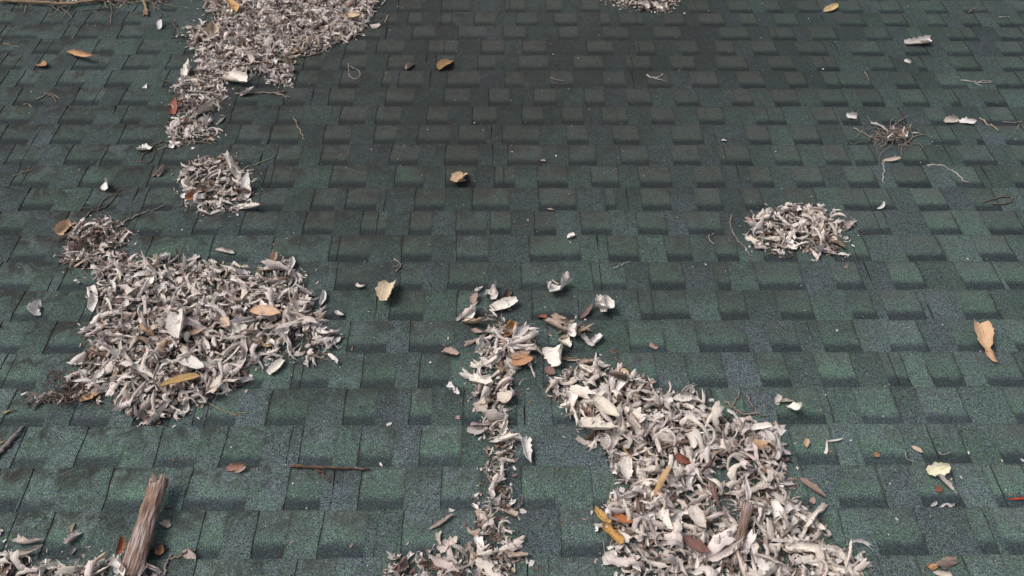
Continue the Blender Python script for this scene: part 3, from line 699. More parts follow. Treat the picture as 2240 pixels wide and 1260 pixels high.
# ---- leaves one can point at: ends in photo px, width/length, colour, form parameters
CREAM = (0.82, 0.77, 0.70); WHITE = (0.74, 0.715, 0.69); GREYP = (0.60, 0.57, 0.55); TANC = (0.52, 0.33, 0.185); GOLD = (0.43, 0.30, 0.15)
ORNG = (0.38, 0.20, 0.10); RUST = (0.24, 0.09, 0.06); PURP = (0.24, 0.155, 0.145); PINK = (0.42, 0.31, 0.27); BEIGE = (0.58, 0.46, 0.33); DKB = (0.12, 0.065, 0.045); YEL = (0.76, 0.72, 0.52)
def one_leaf(x0, y0, x1, y1, wr, c, label, roll=0.7, bend=0.4, twist=0.3, lat=0.2, p=None, fold=None, rag=0.09, s0=0.0, s1=1.0, lift=0.0, flip=False, bank=0.0, pitch=0.0, name='dry_leaf', ns=13, stem=0.0, flare=0.2, cat='leaf', group=None, seed=None):
    global n_leaves
    r = np.random.default_rng(seed if seed is not None else int(abs(x0 * 7 + y0 * 13)) % 100000)
    a = np.array(P(x0, y0, lift)); b = np.array(P(x1, y1, lift)); L = np.hypot(*(b - a)); mid = (a + b) / 2
    if p is None: p = r.uniform(1.0, 2.0)
    broad = any(w in label for w in ('broad', 'flat', 'oval', 'large', 'tan leaf', 'beige', 'triang', 'pouch', 'rust orange', 'purple brown leaf on'))
    if broad: rag = 0.035
    elif L > 0.02:
        rag = 0.13; roll *= r.uniform(1.1, 1.5); twist += r.choice((-1, 1)) * r.uniform(0.3, 1.2); bend += r.uniform(0, 0.5)
        if s0 == 0 and r.random() < 0.6: s0 = r.uniform(0.04, 0.2)
        if s1 == 1 and r.random() < 0.6: s1 = 1 - r.uniform(0.04, 0.22)
        flare = max(flare, r.uniform(0.3, 0.8))
    if fold is None: fold = r.uniform(0.1, 0.45)
    if roll > 1.5: wr *= 1.35; flare = max(flare, 0.55)
    elif roll > 1.0: wr *= 1.15
    Lf = L / (1 - 0.045 * abs(bend) - 0.02 * abs(lat)) / (s1 - s0)
    V, uv = leaf_geo(Lf, Lf * wr, roll, bend, twist, lat, s0, s1, ns, 9, jag=0.04 * L if (s0 > 0 or s1 < 1) else 0, flare=flare, r=r, p=p, fold=fold, rag=rag)
    d = V[-9:].mean(0) - V[:9].mean(0); V = V @ rotm((0, 0, 1), -math.atan2(d[1], d[0])).T
    V = orient(V, math.atan2(b[1] - a[1], b[0] - a[0]), pitch, (math.pi if flip else 0) + bank)
    z0 = surf(*mid) - V[:, 2].min() + 0.0005 + lift
    F = grid_faces(ns, 9)
    if stem > 0:                                            # leaf stalk carried on past the base
        base = V[4]; dirn = V[4] - V[13]; dirn = dirn / np.linalg.norm(dirn); n0 = len(V)
        pts = [base + dirn * stem * t + np.array([0, 0, -0.25 * stem * t * t]) for t in (0, 0.4, 0.7, 1)]
        sv = []
        for i, p in enumerate(pts):
            w_ = 0.0011 * (1 - 0.3 * i / 3)
            side = np.cross(dirn, [0, 0, 1]); side /= np.linalg.norm(side) + 1e-9
            sv += [p + side * w_, p + np.array([0, 0, w_ * 1.6]), p - side * w_]
        sf = []
        for i in range(3):
            o = n0 + i * 3; sf += [(o, o + 3, o + 4, o + 1), (o + 1, o + 4, o + 5, o + 2), (o + 2, o + 5, o + 3, o)]
        V = np.vstack([V, sv]); F = np.vstack([F, np.array(sf)]); uv = np.vstack([uv, [(0.5, 0.5)] * 12])
    me = mesh(name, V, F, [M_LEAF], None, 'leaf', uv, 'leafcol', np.tile(np.array(c + (1,), np.float32), (len(V), 1)), smooth=True)
    o = put(name, me, (mid[0], mid[1], z0)); n_leaves += 1
    return tag(o, label, cat, group)

H1 = 0.034                                                  # lift of leaves on top of the piles
LV = [
 # on bare shingles
 ((143,116,212,141,0.24,TANC,'long narrow folded tan leaf near the upper left corner'), dict(roll=1.5, bend=0.3, twist=0.9)),
 ((87,141,103,149,0.6,ORNG,'small orange brown leaf piece left of the folded tan leaf'), dict(s0=.2, s1=.9)),
 ((986,133,960,160,0.62,(0.31,0.19,0.085),'golden brown broad leaf lying on dark shingles near the top centre'), dict(roll=0.35, bend=0.2)),
 ((903,142,889,157,0.7,PINK,'small crumpled brown leaf left of the golden brown broad leaf'), dict(roll=1.2, twist=1)),
 ((1014,380,997,413,0.60,(0.62,0.44,0.29),'light tan leaf with upturned tip on dark shingles above the centre'), dict(roll=0.5, bend=0.5, s0=.05, s1=.86, stem=0.012)),
 ((984,394,1020,402,0.42,(0.60,0.44,0.30),'narrow tan leaf crossing under the light tan leaf above the centre'), dict(roll=0.6)),
 ((852,623,843,670,0.66,(0.62,0.52,0.37),'broad beige leaf with brown rim right of the large left pile'), dict(roll=0.75, bend=0.35, s0=.12, s1=.88, lift=0.004)),
 ((2137,714,2158,768,0.50,(0.58,0.39,0.24),'broad tan leaf with pointed corners at the right edge'), dict(roll=0.55, bend=-0.2, s0=.22, s1=.98, lift=0.006)),
 ((2153,762,2176,802,0.34,(0.52,0.34,0.21),'twisted tan leaf tail below the broad tan leaf at the right edge'), dict(roll=1.1, twist=1.8, s0=0.0)),
 ((1801,28,1831,19,0.52,(0.55,0.41,0.22),'flat yellowish tan leaf near the top right edge'), dict(roll=0.4)),
 ((158,489,128,516,0.46,(0.58,0.40,0.25),'tan pointed leaf beside the leaf and twig heap'), dict(roll=0.9, bend=0.5)),
 ((471,548,514,558,0.42,WHITE,'pale rolled leaf lying alone above the large left pile'), dict(roll=2.2, bend=0.1)),
 ((88,668,76,696,0.5,WHITE,'white hook shaped leaf curl near the left edge'), dict(roll=1.6, lat=1.8, bend=0.6)),
 ((732,681,752,697,0.5,WHITE,'white curled leaf just right of the large left pile'), dict(roll=1.5, lat=1.6)),
 ((776,622,800,632,0.36,CREAM,'small pale ring shaped leaf curl left of the broad beige leaf'), dict(roll=1.2, lat=3.6)),
 ((201,628,212,692,0.34,WHITE,'long white rolled leaf standing off the left side of the large left pile'), dict(roll=1.9, lat=-0.4, seed=5)),
 ((206,606,234,612,0.5,WHITE,'white arched leaf curl above the long white rolled leaf'), dict(roll=1.2, lat=-2.6)),
 ((970,770,1000,784,0.55,PINK,'pinkish brown ragged leaf left of the middle leaf trail'), dict(roll=0.9, s0=.1, s1=.85)),
 ((979,842,996,856,0.5,WHITE,'white leaf scrap left of the middle leaf trail'), dict(roll=1.0, s0=.15, s1=.85)),
 ((994,856,1005,866,0.6,WHITE,'tiny white leaf scrap below another left of the middle trail'), dict(s0=.2, s1=.85)),
 ((1151,956,1156,1022,0.36,WHITE,'white sickle shaped leaf lying right of the middle leaf trail'), dict(roll=1.1, lat=0.9, twist=0.4)),
 ((1224,620,1218,650,1.0,WHITE,'crumpled white leaf with a long stalk above the centre right'), dict(roll=1.3, bend=0.6, s0=.15, s1=.85, lift=0.003)),
 ((1207,612,1222,628,0.14,CREAM,'thin bent leaf stalk above the crumpled white leaf'), dict(roll=1)),
 ((1300,665,1338,690,0.75,WHITE,'crumpled white leaf cluster piece right of the centre'), dict(roll=1.5, twist=0.8, lift=0.004)),
 ((1312,650,1322,688,0.5,WHITE,'white upright leaf leaning on the crumpled white cluster'), dict(roll=1.4, lat=0.6, lift=0.008)),
 ((1272,697,1297,675,0.4,PURP,'purple brown leaf left of the crumpled white cluster'), dict(roll=0.5)),
 ((1036,640,1057,633,0.6,WHITE,'small white hooked leaf above the middle leaf trail'), dict(roll=1.3, lat=1.6)),
 ((1072,634,1085,657,0.7,GREYP,'grey white folded leaf above the middle leaf trail'), dict(roll=1.5, bend=0.4)),
 ((1115,640,1104,668,0.3,DKB,'dark brown leaf sliver above the middle leaf trail'), dict(roll=1.2)),
 ((1076,680,1130,668,0.5,CREAM,'cream crumbled flat leaf above the middle leaf trail'), dict(roll=0.9, s0=.1, s1=.9, lift=0.002)),
 ((1033,668,1045,650,0.7,PINK,'small pinkish folded leaf above the hooked white leaf'), dict(roll=1.1)),
 ((1000,703,1045,675,0.36,WHITE,'long white rolled leaf pointing to the lower left above the middle trail'), dict(roll=1.9, lift=0.003)),
 ((1020,700,1042,672,0.5,WHITE,'white claw shaped leaf over the long rolled leaf above the middle trail'), dict(roll=1.4, lat=1.5, lift=0.01)),
 ((1008,704,1075,725,0.25,(0.36,0.28,0.20),'long brown and cream split leaf above the middle leaf trail'), dict(roll=1.2, lift=0.003)),
 ((1030,722,1060,740,0.26,PINK,'thin pinkish leaf under the long split leaf'), dict(roll=1.2)),
 ((1062,725,1100,737,0.45,WHITE,'white folded leaf at the head of the middle leaf trail'), dict(roll=1.6, lift=0.006)),
 ((1104,738,1124,712,0.62,(0.50,0.27,0.12),'orange brown cupped leaf at the head of the middle leaf trail'), dict(roll=1.1, lift=0.022)),
 ((1120,745,1158,722,0.55,GREYP,'grey folded triangular leaf at the head of the middle leaf trail'), dict(roll=1.5, lift=0.02)),
 ((1112,757,1178,745,0.34,WHITE,'long white rolled leaf pointing right out of the middle leaf trail'), dict(roll=1.9, lift=0.022)),
 ((1112,762,1172,768,0.30,WHITE,'second white rolled leaf pointing right out of the middle leaf trail'), dict(roll=1.9, lift=0.018)),
 ((1112,797,1168,795,0.55,(0.46,0.26,0.15),'orange brown broad leaf on the right of the middle leaf trail'), dict(roll=0.7, lift=0.012)),
 ((1112,786,1160,778,0.42,(0.45,0.31,0.24),'rosy brown leaf above the orange brown broad leaf'), dict(roll=0.9, lift=0.016)),
 ((1088,866,1123,878,0.9,CREAM,'broad cream cupped leaf bulging from the middle leaf trail'), dict(roll=1.0, bend=-0.8, lift=0.018, flip=True)),
 ((1028,826,1075,850,0.34,CREAM,'cream swept leaf on the left of the middle leaf trail'), dict(roll=1.2, lat=0.8, lift=0.016)),
 ((1050,843,1046,871,0.7,WHITE,'small white boxy folded leaf on the left of the middle leaf trail'), dict(roll=1.6, lift=0.004)),
 ((1188,698,1240,738,0.30,(0.40,0.33,0.28),'brown cream split leaf in the small cluster right of the trail'), dict(roll=1.3, lift=0.003)),
 ((1180,690,1192,703,0.9,RUST,'small rust red leaf bit at the head of the small cluster'), dict(roll=0.8)),
 ((1205,692,1240,708,0.6,(0.45,0.36,0.30),'brownish folded leaf on top of the small cluster right of the trail'), dict(roll=1.3, lift=0.006)),
 ((1250,708,1259,750,0.55,WHITE,'white pointed leaf hanging over the small cluster right of the trail'), dict(roll=1.0, lift=0.012)),
 ((1228,745,1246,765,0.8,CREAM,'cream folded leaf below the small cluster right of the trail'), dict(roll=1.4)),
 ((1222,742,1300,722,0.13,(0.40,0.31,0.22),'thin tan leaf stalk lying across the small cluster'), dict(roll=1.2, lift=0.01)),
 ((1262,722,1290,728,0.5,(0.48,0.40,0.34),'ragged grey tan leaf at the right of the small cluster'), dict(roll=1.1)),
 ((1272,735,1298,765,0.36,GREYP,'grey white leaf pointing down right of the small cluster'), dict(roll=1.3)),
 ((1290,757,1316,742,0.5,WHITE,'white leaf with split end right of the small cluster'), dict(roll=1.3, s1=.85)),
 ((1208,762,1226,812,0.62,CREAM,'cream leaf with dark holes standing above the wide pile'), dict(roll=0.8, lift=0.006)),
 ((1190,808,1215,822,0.8,PURP,'dark purple triangular leaf below the cream leaf with holes'), dict(roll=0.7)),
 ((1228,788,1268,795,0.28,(0.42,0.34,0.29),'brown strip leaf right of the cream leaf with holes'), dict(roll=1.2)),
 ((1258,797,1314,802,0.30,(0.45,0.37,0.31),'brownish swept leaf just above the wide pile'), dict(roll=1.2, bend=0.6)),
 ((1354,812,1372,826,0.7,(0.60,0.44,0.30),'small ragged tan leaf above the wide pile'), dict(s0=.15, s1=.85)),
 ((1180,778,1194,775,0.9,RUST,'small dark red leaf bit right of the trail'), dict(roll=0.5, s0=.2, s1=.85)),
 ((1420,757,1440,762,0.7,PINK,'small pinkish brown leaf alone at the centre right'), dict(roll=0.9)),
 ((1336,772,1350,771,0.4,ORNG,'tiny orange brown leaf strip alone above the wide pile'), dict(roll=0.8)),
 ((1696,878,1733,884,0.40,CREAM,'cream rolled leaf of the pair right of the wide pile'), dict(roll=1.9)),
 ((1697,888,1704,872,0.6,GREYP,'short grey leaf end behind the cream rolled leaf'), dict(roll=1.0)),
 ((1721,882,1757,914,0.42,CREAM,'cream arched leaf raised off the shingles right of the wide pile'), dict(roll=0.9, lat=0.8, bend=0.9, lift=0.012)),
 ((1501,852,1517,868,0.7,WHITE,'small white angular leaf at the top edge of the wide pile'), dict(roll=0.9)),
 ((1764,960,1762,984,0.55,(0.56,0.40,0.28),'small tan triangular leaf right of the wide pile'), dict(roll=0.6)),
 ((1803,968,1842,966,0.13,CREAM,'thin pale folded leaf strip right of the tan triangle'), dict(roll=1.2, lat=0.4)),
 ((1806,994,1805,968,0.2,CREAM,'short upright pale strip joined to the thin leaf strip'), dict(roll=1.2)),
 ((1992,978,2016,994,0.5,(0.60,0.48,0.37),'small beige oval leaf at the lower right'), dict(roll=0.4)),
 ((1912,996,1922,998,0.8,ORNG,'tiny orange leaf bit left of the beige oval leaf'), dict(s0=.25, s1=.8)),
 ((2026,1036,2070,1030,0.62,YEL,'pale yellow ragged leaf at the lower right'), dict(roll=0.6, bend=0.5, s0=.08, s1=.92, lift=0.010)),
 ((2088,1075,2040,1046,0.36,(0.60,0.54,0.50),'white and brown leaf under the pale yellow ragged leaf'), dict(roll=0.9, stem=0.01)),
 ((2046,1072,2058,1072,0.8,RUST,'small rust coloured leaf bit below the pale yellow leaf'), dict(s0=.2, s1=.85)),
 ((2036,1108,2048,1100,0.5,WHITE,'leftmost tiny white curl in the row of three at the lower right'), dict(roll=1.4)),
 ((2053,1118,2070,1104,0.3,WHITE,'middle thin white curl in the row of three at the lower right'), dict(roll=1.4, lat=-1.6)),
 ((2074,1108,2087,1104,0.6,WHITE,'rightmost tiny white curl in the row of three at the lower right'), dict(roll=1.4)),
 ((1750,1050,1802,1092,0.34,(0.33,0.25,0.215),'brown folded leaf with forked end right of the wide pile'), dict(roll=1.4, bend=0.2)),
 ((2202,1091,2244,1098,0.10,(0.50,0.06,0.03),'bright red leaf sliver at the lower right edge'), dict(roll=0.4)),
 ((1770,1095,1781,1102,0.9,PINK,'tiny pink brown leaf bit below the brown folded leaf'), dict(s0=.2, s1=.8)),
 ((1872,1218,1896,1244,0.5,WHITE,'white twisted leaf right of the lower right pile'), dict(roll=1.6, twist=1.6, lat=0.8)),
 ((1890,1206,1872,1224,0.2,WHITE,'thin white curl above the white twisted leaf'), dict(roll=1.4, lat=1.0)),
 ((1762,1128,1778,1160,0.42,WHITE,'pale leaf standing apart above the lower right pile'), dict(roll=1.5)),
 ((1775,1165,1805,1155,0.4,(0.42,0.35,0.32),'grey brown leaf at the right rim of the lower right pile'), dict(roll=1.0)),
 ((1300,1110,1330,1158,0.30,(0.55,0.34,0.12),'golden curved leaf horn above the golden pod shaped leaf'), dict(roll=1.9, lat=0.6, lift=0.006)),
 ((1318,1150,1359,1198,0.50,(0.52,0.31,0.11),'golden pod shaped rolled leaf left of the lower right pile'), dict(roll=1.7, lift=0.01)),
 ((1332,1131,1386,1152,0.42,(0.42,0.16,0.06),'rust orange leaf on the left of the lower right pile'), dict(roll=0.8, lift=0.022)),
 ((1490,1176,1552,1216,0.40,(0.22,0.115,0.10),'dark purple brown leaf on the lower right pile'), dict(roll=0.8, lift=0.030)),
 ((1320,1238,1346,1210,0.7,CREAM,'pale round pouch shaped leaf at the left foot of the lower right pile'), dict(roll=1.2, stem=0.01)),
 ((1443,1118,1470,1165,0.5,CREAM,'cream creased leaf hanging over the gap in the lower right pile'), dict(roll=1.0, lift=H1)),
 ((1508,1108,1540,1165,0.55,(0.60,0.54,0.49),'broad pale leaf with brown centre above the purple brown leaf'), dict(roll=0.7, lift=H1)),
 ((1462,1118,1510,1135,0.34,CREAM,'cream crescent leaf bridging the gap between the two right piles'), dict(roll=1.5, lat=1.3, lift=0.012)),
 ((1715,1195,1800,1215,0.30,CREAM,'long cream rolled leaf on the right of the lower right pile'), dict(roll=1.8, lift=0.02)),
 ((1812,1195,1852,1230,0.6,(0.60,0.55,0.49),'triangular folded leaf at the right end of the lower right pile'), dict(roll=1.0, lift=0.015)),
 ((1760,1225,1840,1260,0.26,CREAM,'long cream strip leaf along the bottom of the lower right pile'), dict(roll=1.7, lift=0.012)),
 # highlights on the wide pile
 ((1296,870,1352,930,0.50,(0.70,0.65,0.56),'largest cream leaf with a long midrib on the wide lower right pile'), dict(roll=0.7, bend=0.5, lift=H1)),
 ((1266,925,1345,958,0.42,(0.66,0.61,0.53),'cream leaf eaten into holes on the left of the wide pile'), dict(roll=0.9, lift=0.028)),
 ((1372,1000,1362,1078,0.34,CREAM,'upright cream leaf on the left slope of the wide pile'), dict(roll=0.8, lift=0.026)),
 ((1470,872,1512,880,0.42,(0.70,0.66,0.6),'bright white leaf on the top rim of the wide pile'), dict(roll=0.9, lift=0.02)),
 ((1370,905,1408,975,0.30,(0.52,0.47,0.44),'long grey rolled leaf in the upper part of the wide pile'), dict(roll=1.8, lift=H1)),
 ((1265,800,1325,832,0.26,CREAM,'cream rolled leaf on the top left rim of the wide pile'), dict(roll=1.8, lift=0.014)),
 ((1474,1000,1505,1014,0.6,RUST,'small red brown leaf in the middle of the wide pile'), dict(roll=0.9, lift=H1)),
 # highlights on the left pile
 ((545,680,618,697,0.44,(0.62,0.42,0.29),'orange tan leaf on the right half of the large left pile'), dict(roll=0.8, bend=0.3, lift=H1)),
 ((440,824,352,858,0.36,(0.50,0.34,0.15),'golden brown long leaf on the lower half of the large left pile'), dict(roll=0.6, bend=0.3, lift=H1)),
 ((388,678,400,765,0.46,(0.68,0.65,0.60),'large white leaf standing in the middle of the large left pile'), dict(roll=0.9, lift=H1)),
 ((388,782,452,818,0.38,(0.70,0.67,0.62),'large white oval leaf above the golden brown long leaf'), dict(roll=0.8, lift=H1)),
 ((482,698,505,722,0.55,(0.60,0.46,0.34),'beige leaf with a midrib left of the orange tan leaf'), dict(roll=0.6, lift=H1)),
 ((412,738,455,722,0.42,(0.58,0.45,0.36),'pinkish tan leaf beside the large standing white leaf'), dict(roll=0.7, lift=H1)),
 ((172,880,228,862,0.40,(0.50,0.33,0.19),'tan brown leaf below the left end of the large left pile'), dict(roll=0.8, lift=0.006)),
 ((590,822,622,795,0.5,CREAM,'pale leaf scrap below the right side of the large left pile'), dict(roll=1.1, s0=.1, s1=.9)),
 ((320,932,380,885,0.26,(0.60,0.56,0.53),'long rolled leaf at the lowest tip of the large left pile'), dict(roll=1.9, lift=0.01)),
 ((585,592,606,578,0.6,PURP,'small purple brown leaf above the large left pile'), dict(roll=0.6)),
 ((630,600,645,570,0.5,WHITE,'white hooked leaf at the top right corner of the large left pile'), dict(roll=1.5, lat=0.9)),
 ((703,672,712,643,0.5,WHITE,'white upright leaf at the right corner of the large left pile'), dict(roll=1.5, lat=0.5)),
 ((722,755,748,745,0.5,WHITE,'curly pale scrap at the far right tip of the large left pile'), dict(roll=1.6, lat=1.0)),
 ((690,715,720,742,0.3,WHITE,'thin arched white leaf on the right edge of the large left pile'), dict(roll=1.5, lat=1.5, lift=0.01)),
 ((422,600,432,580,0.4,WHITE,'white hook leaf on the top edge of the large left pile'), dict(roll=1.3, lat=1.8, lift=0.01)),
 ((458,572,478,588,0.5,WHITE,'white notched leaf curl above the large left pile'), dict(roll=1.4, lat=1.4)),
 ((345,570,372,560,0.7,WHITE,'white leaf crest at the top left of the large left pile'), dict(roll=1.2, lift=0.008)),
 # around the small heaps
 ((380,252,388,228,0.5,(0.30,0.11,0.07),'red brown leaf at the left of the short leaf heap'), dict(roll=0.8)),
 ((418,260,476,240,0.26,(0.48,0.42,0.36),'long beige rolled leaf between the two small upper left heaps'), dict(roll=1.6)),
 ((404,172,418,145,0.4,CREAM,'pale upright leaf on the left rim of the top left pile'), dict(roll=1.4, lift=0.01)),
 ((480,170,545,192,0.30,CREAM,'cream leaf strip below the top left pile'), dict(roll=1.5)),
 ((515,163,545,160,0.4,(0.56,0.44,0.32),'tan leaf strip above the cream strip at the top left pile'), dict(roll=0.8)),
 ((525,212,558,204,0.4,GREYP,'grey leaf bit at the end of the forked twig'), dict(roll=1.4)),
 ((346,390,362,370,0.5,(0.50,0.42,0.37),'brown and white ragged leaf left of the round leaf heap'), dict(roll=1.2)),
 ((332,388,350,382,0.5,BRN[1],'small brown leaf bit beside the ragged leaf'), dict(roll=0.8)),
 ((226,404,247,424,0.6,WHITE,'white folded leaf alone left of the round leaf heap'), dict(roll=1.0, bend=0.5)),
 ((307,328,330,334,0.6,WHITE,'white leaf caught by the small twig loop'), dict(roll=1.2)),
 ((413,442,425,425,0.6,(0.42,0.18,0.09),'orange brown leaf on the lower left of the round leaf heap'), dict(roll=0.8, lift=0.02)),
 ((520,455,580,468,0.22,CREAM,'long pale tail leaf trailing from the round leaf heap'), dict(roll=1.2, lat=-0.6)),
 ((540,440,550,400,0.36,WHITE,'white arched leaf on the right rim of the round leaf heap'), dict(roll=1.4, lat=-0.7)),
 ((525,395,500,358,0.3,WHITE,'thin white leaf at the upper right of the round leaf heap'), dict(roll=1.5, lift=0.004)),
 ((520,30,500,10,0.6,(0.55,0.34,0.14),'golden tan leaf on the top left pile'), dict(roll=1.0, lift=0.03)),
 ((750,35,790,45,0.4,(0.58,0.45,0.30),'tan leaf near the right rim of the top left pile'), dict(roll=0.7, lift=0.028)),
 ((462,85,470,60,0.7,(0.50,0.40,0.28),'tan upright leaf on the left of the top left pile'), dict(roll=0.8, lift=0.02)),
 ((625,120,665,108,0.4,(0.55,0.45,0.33),'tan leaf at the lower right rim of the top left pile'), dict(roll=0.8, lift=0.01)),
 ((317,196,323,188,0.8,WHITE,'tiny white leaf bit alone at the upper left'), dict(roll=0.8)),
 ((350,68,355,55,0.5,WHITE,'tiny pale leaf bit near the top left sticks'), dict(roll=0.9)),
 ((1980,98,2030,98,0.3,(0.50,0.47,0.44),'pale ragged leaf at the upper right'), dict(roll=1.0)),
 ((2012,95,2031,105,0.8,WHITE,'white square leaf end of the ragged leaf at the upper right'), dict(roll=0.6, s0=.2, s1=.9)),
 ((1976,138,1990,140,0.6,CREAM,'small pale leaf bit below the ragged leaf at the upper right'), dict(roll=0.9)),
 ((1853,259,1873,256,0.7,WHITE,'small white angular leaf above the twig nest'), dict(roll=0.9)),
 ((2066,268,2092,266,0.55,(0.52,0.47,0.43),'grey white leaf left of the white curl at the right edge'), dict(roll=1.0)),
 ((2096,268,2131,276,0.5,WHITE,'white curled leaf right of the twig nest'), dict(roll=1.1)),
 ((1578,308,1590,313,0.7,WHITE,'tiny white leaf bit alone at the centre right'), dict(roll=0.6)),
 ((1929,354,1968,354,0.3,(0.56,0.46,0.38),'tan flat leaf strip joined to a bent twig below the nest'), dict(roll=0.5)),
 ((1240,522,1257,520,0.7,CREAM,'small cream crumpled leaf at the centre'), dict(roll=1.2)),
 ((1196,457,1213,466,0.4,(0.45,0.33,0.27),'brown pointed leaf bit above the centre'), dict(roll=0.9)),
 ((1182,352,1194,358,0.5,PINK,'tiny pinkish leaf bit right of the light tan leaf'), dict(roll=0.6)),
 ((1920,460,1934,447,0.3,WHITE,'small white hook leaf above the oval heap on its right'), dict(roll=1.2, lat=1.6)),
 ((1832,556,1853,562,0.5,CREAM,'pale scrap at the lower right tip of the oval leaf heap'), dict(roll=1.2, lat=0.8)),
 ((1790,572,1768,550,0.4,CREAM,'pale leaf trailing below the oval leaf heap'), dict(roll=1.3)),
 ((1627,478,1645,495,0.5,(0.36,0.26,0.23),'brown leaf at the left tip of the oval leaf heap'), dict(roll=0.9)),
 ((1840,502,1868,490,0.5,(0.45,0.38,0.35),'grey brown leaf at the right tip of the oval leaf heap'), dict(roll=1.0)),
 # bottom left
 ((164,1145,160,1170,0.5,(0.52,0.45,0.34),'small tan leaf standing above the grey one near the lower left'), dict(roll=1.3)),
 ((176,1165,150,1195,0.75,(0.42,0.38,0.37),'grey lobed leaf near the lower left'), dict(roll=0.7, s0=.08, s1=.9)),
 ((168,1198,152,1218,0.5,(0.38,0.34,0.33),'small grey leaf below the grey lobed leaf'), dict(roll=0.8)),
 ((34,1184,98,1192,0.30,(0.58,0.53,0.47),'pale upper rolled leaf of the crossed pair in the lower left corner'), dict(roll=1.2, lat=0.9)),
 ((24,1222,112,1205,0.20,(0.60,0.56,0.50),'long pale lower rolled leaf of the pair in the lower left corner'), dict(roll=1.8)),
 ((-6,1180,4,1162,0.8,CREAM,'pale leaf cut by the left edge of the photo'), dict(roll=1.0)),
 ((175,1255,255,1222,0.22,(0.60,0.53,0.44),'long tan rolled leaf left of the broken wood'), dict(roll=1.9, lift=0.012)),
 ((252,1222,280,1262,0.34,WHITE,'white curved leaf leaning on the foot of the broken wood'), dict(roll=1.2, lat=0.6, lift=0.02)),
 ((262,1215,272,1180,0.4,(0.28,0.11,0.05),'rust brown leaf stuck on the left side of the broken wood'), dict(roll=0.8, lift=0.025)),
 ((310,1262,324,1245,0.6,CREAM,'small pale leaf right of the foot of the broken wood'), dict(roll=1.0)),
 ((356,1142,370,1158,0.7,(0.50,0.44,0.38),'small cream and brown leaf right of the broken wood'), dict(roll=1.0)),
 ((348,1195,360,1210,0.8,(0.34,0.17,0.09),'small brown leaf below it right of the broken wood'), dict(roll=0.8)),
 ((400,1208,432,1222,0.5,(0.45,0.37,0.34),'pinkish grey folded leaf at the end of a curled twig'), dict(roll=0.9)),
 ((498,1028,540,1022,0.35,(0.32,0.18,0.13),'reddish brown bark like leaf flake at the lower left'), dict(roll=0.4, s0=.1, s1=.9)),
 ((515,1033,542,1030,0.4,PINK,'pinkish leaf flake under the reddish brown flake'), dict(roll=0.4, s0=.1, s1=.9)),
 ((938,1160,995,1132,0.25,(0.45,0.38,0.34),'grey tan rolled leaf pointing up at the bottom centre'), dict(roll=1.8)),
 ((958,1165,965,1200,0.36,(0.58,0.52,0.46),'pale leaf strip hanging from the grey tan rolled leaf'), dict(roll=1.3, lat=0.5)),
 ((960,1205,1000,1190,0.4,(0.60,0.54,0.48),'pale swept leaf left of the bottom centre heap'), dict(roll=1.2, lat=-0.6)),
 ((868,1262,888,1225,0.7,(0.30,0.22,0.20),'purple grey leaf standing in the bottom centre heap'), dict(roll=0.8, lift=0.008)),
 ((1108,1190,1130,1205,0.8,(0.38,0.35,0.36),'lilac grey leaf on the right of the bottom centre heap'), dict(roll=0.8, lift=0.01)),
 ((1098,1215,1155,1222,0.3,(0.42,0.33,0.27),'brownish pointed leaf on the right tip of the bottom centre heap'), dict(roll=1.0, lift=0.006)),
 ((1020,945,1060,952,0.42,(0.46,0.42,0.40),'grey leaf pointing left out of the middle leaf trail'), dict(roll=1.0, s0=.0, s1=.85)),
 ((1030,932,1070,938,0.2,(0.38,0.32,0.31),'thin grey leaf above the grey leaf pointing left'), dict(roll=1.5)),
 ((1075,968,1136,962,0.30,CREAM,'cream leaf crossing the narrow part of the middle leaf trail'), dict(roll=1.2, lift=0.012)),
 ((1098,955,1108,920,0.3,CREAM,'cream upright leaf in the narrow part of the middle leaf trail'), dict(roll=1.4, lift=0.012)),
 ((1044,880,1066,900,0.8,(0.50,0.43,0.38),'brownish square leaf on the left of the middle leaf trail'), dict(roll=0.8, lift=0.004)),
 ((1100,1112,1128,1135,0.4,(0.52,0.45,0.39),'pale brown leaf below the narrow part of the trail'), dict(roll=1.2)),
 ((1086,1088,1092,1108,0.7,(0.40,0.37,0.38),'small lilac grey leaf below the narrow part of the trail'), dict(roll=0.8)),
 ((981,1118,998,1122,0.35,WHITE,'tiny white leaf strip left of the lower trail'), dict(roll=0.9)),
 ((765,1200,772,1190,0.5,PINK,'small pinkish leaf bit alone at the bottom left of centre'), dict(roll=0.6)),
 ((830,1012,837,1022,0.4,CREAM,'tiny pale forked leaf bit right of the long thin stick'), dict(roll=1.0)),
 ((845,932,858,927,0.5,CREAM,'tiny cream leaf bit right of the large left pile'), dict(roll=0.6)),
 ((998,912,1006,920,0.8,PINK,'tiny pinkish leaf scrap left of the middle trail'), dict(roll=0.6)),
]
for a, kw in LV: one_leaf(*a, **kw)
print('LEAVES', n_leaves)

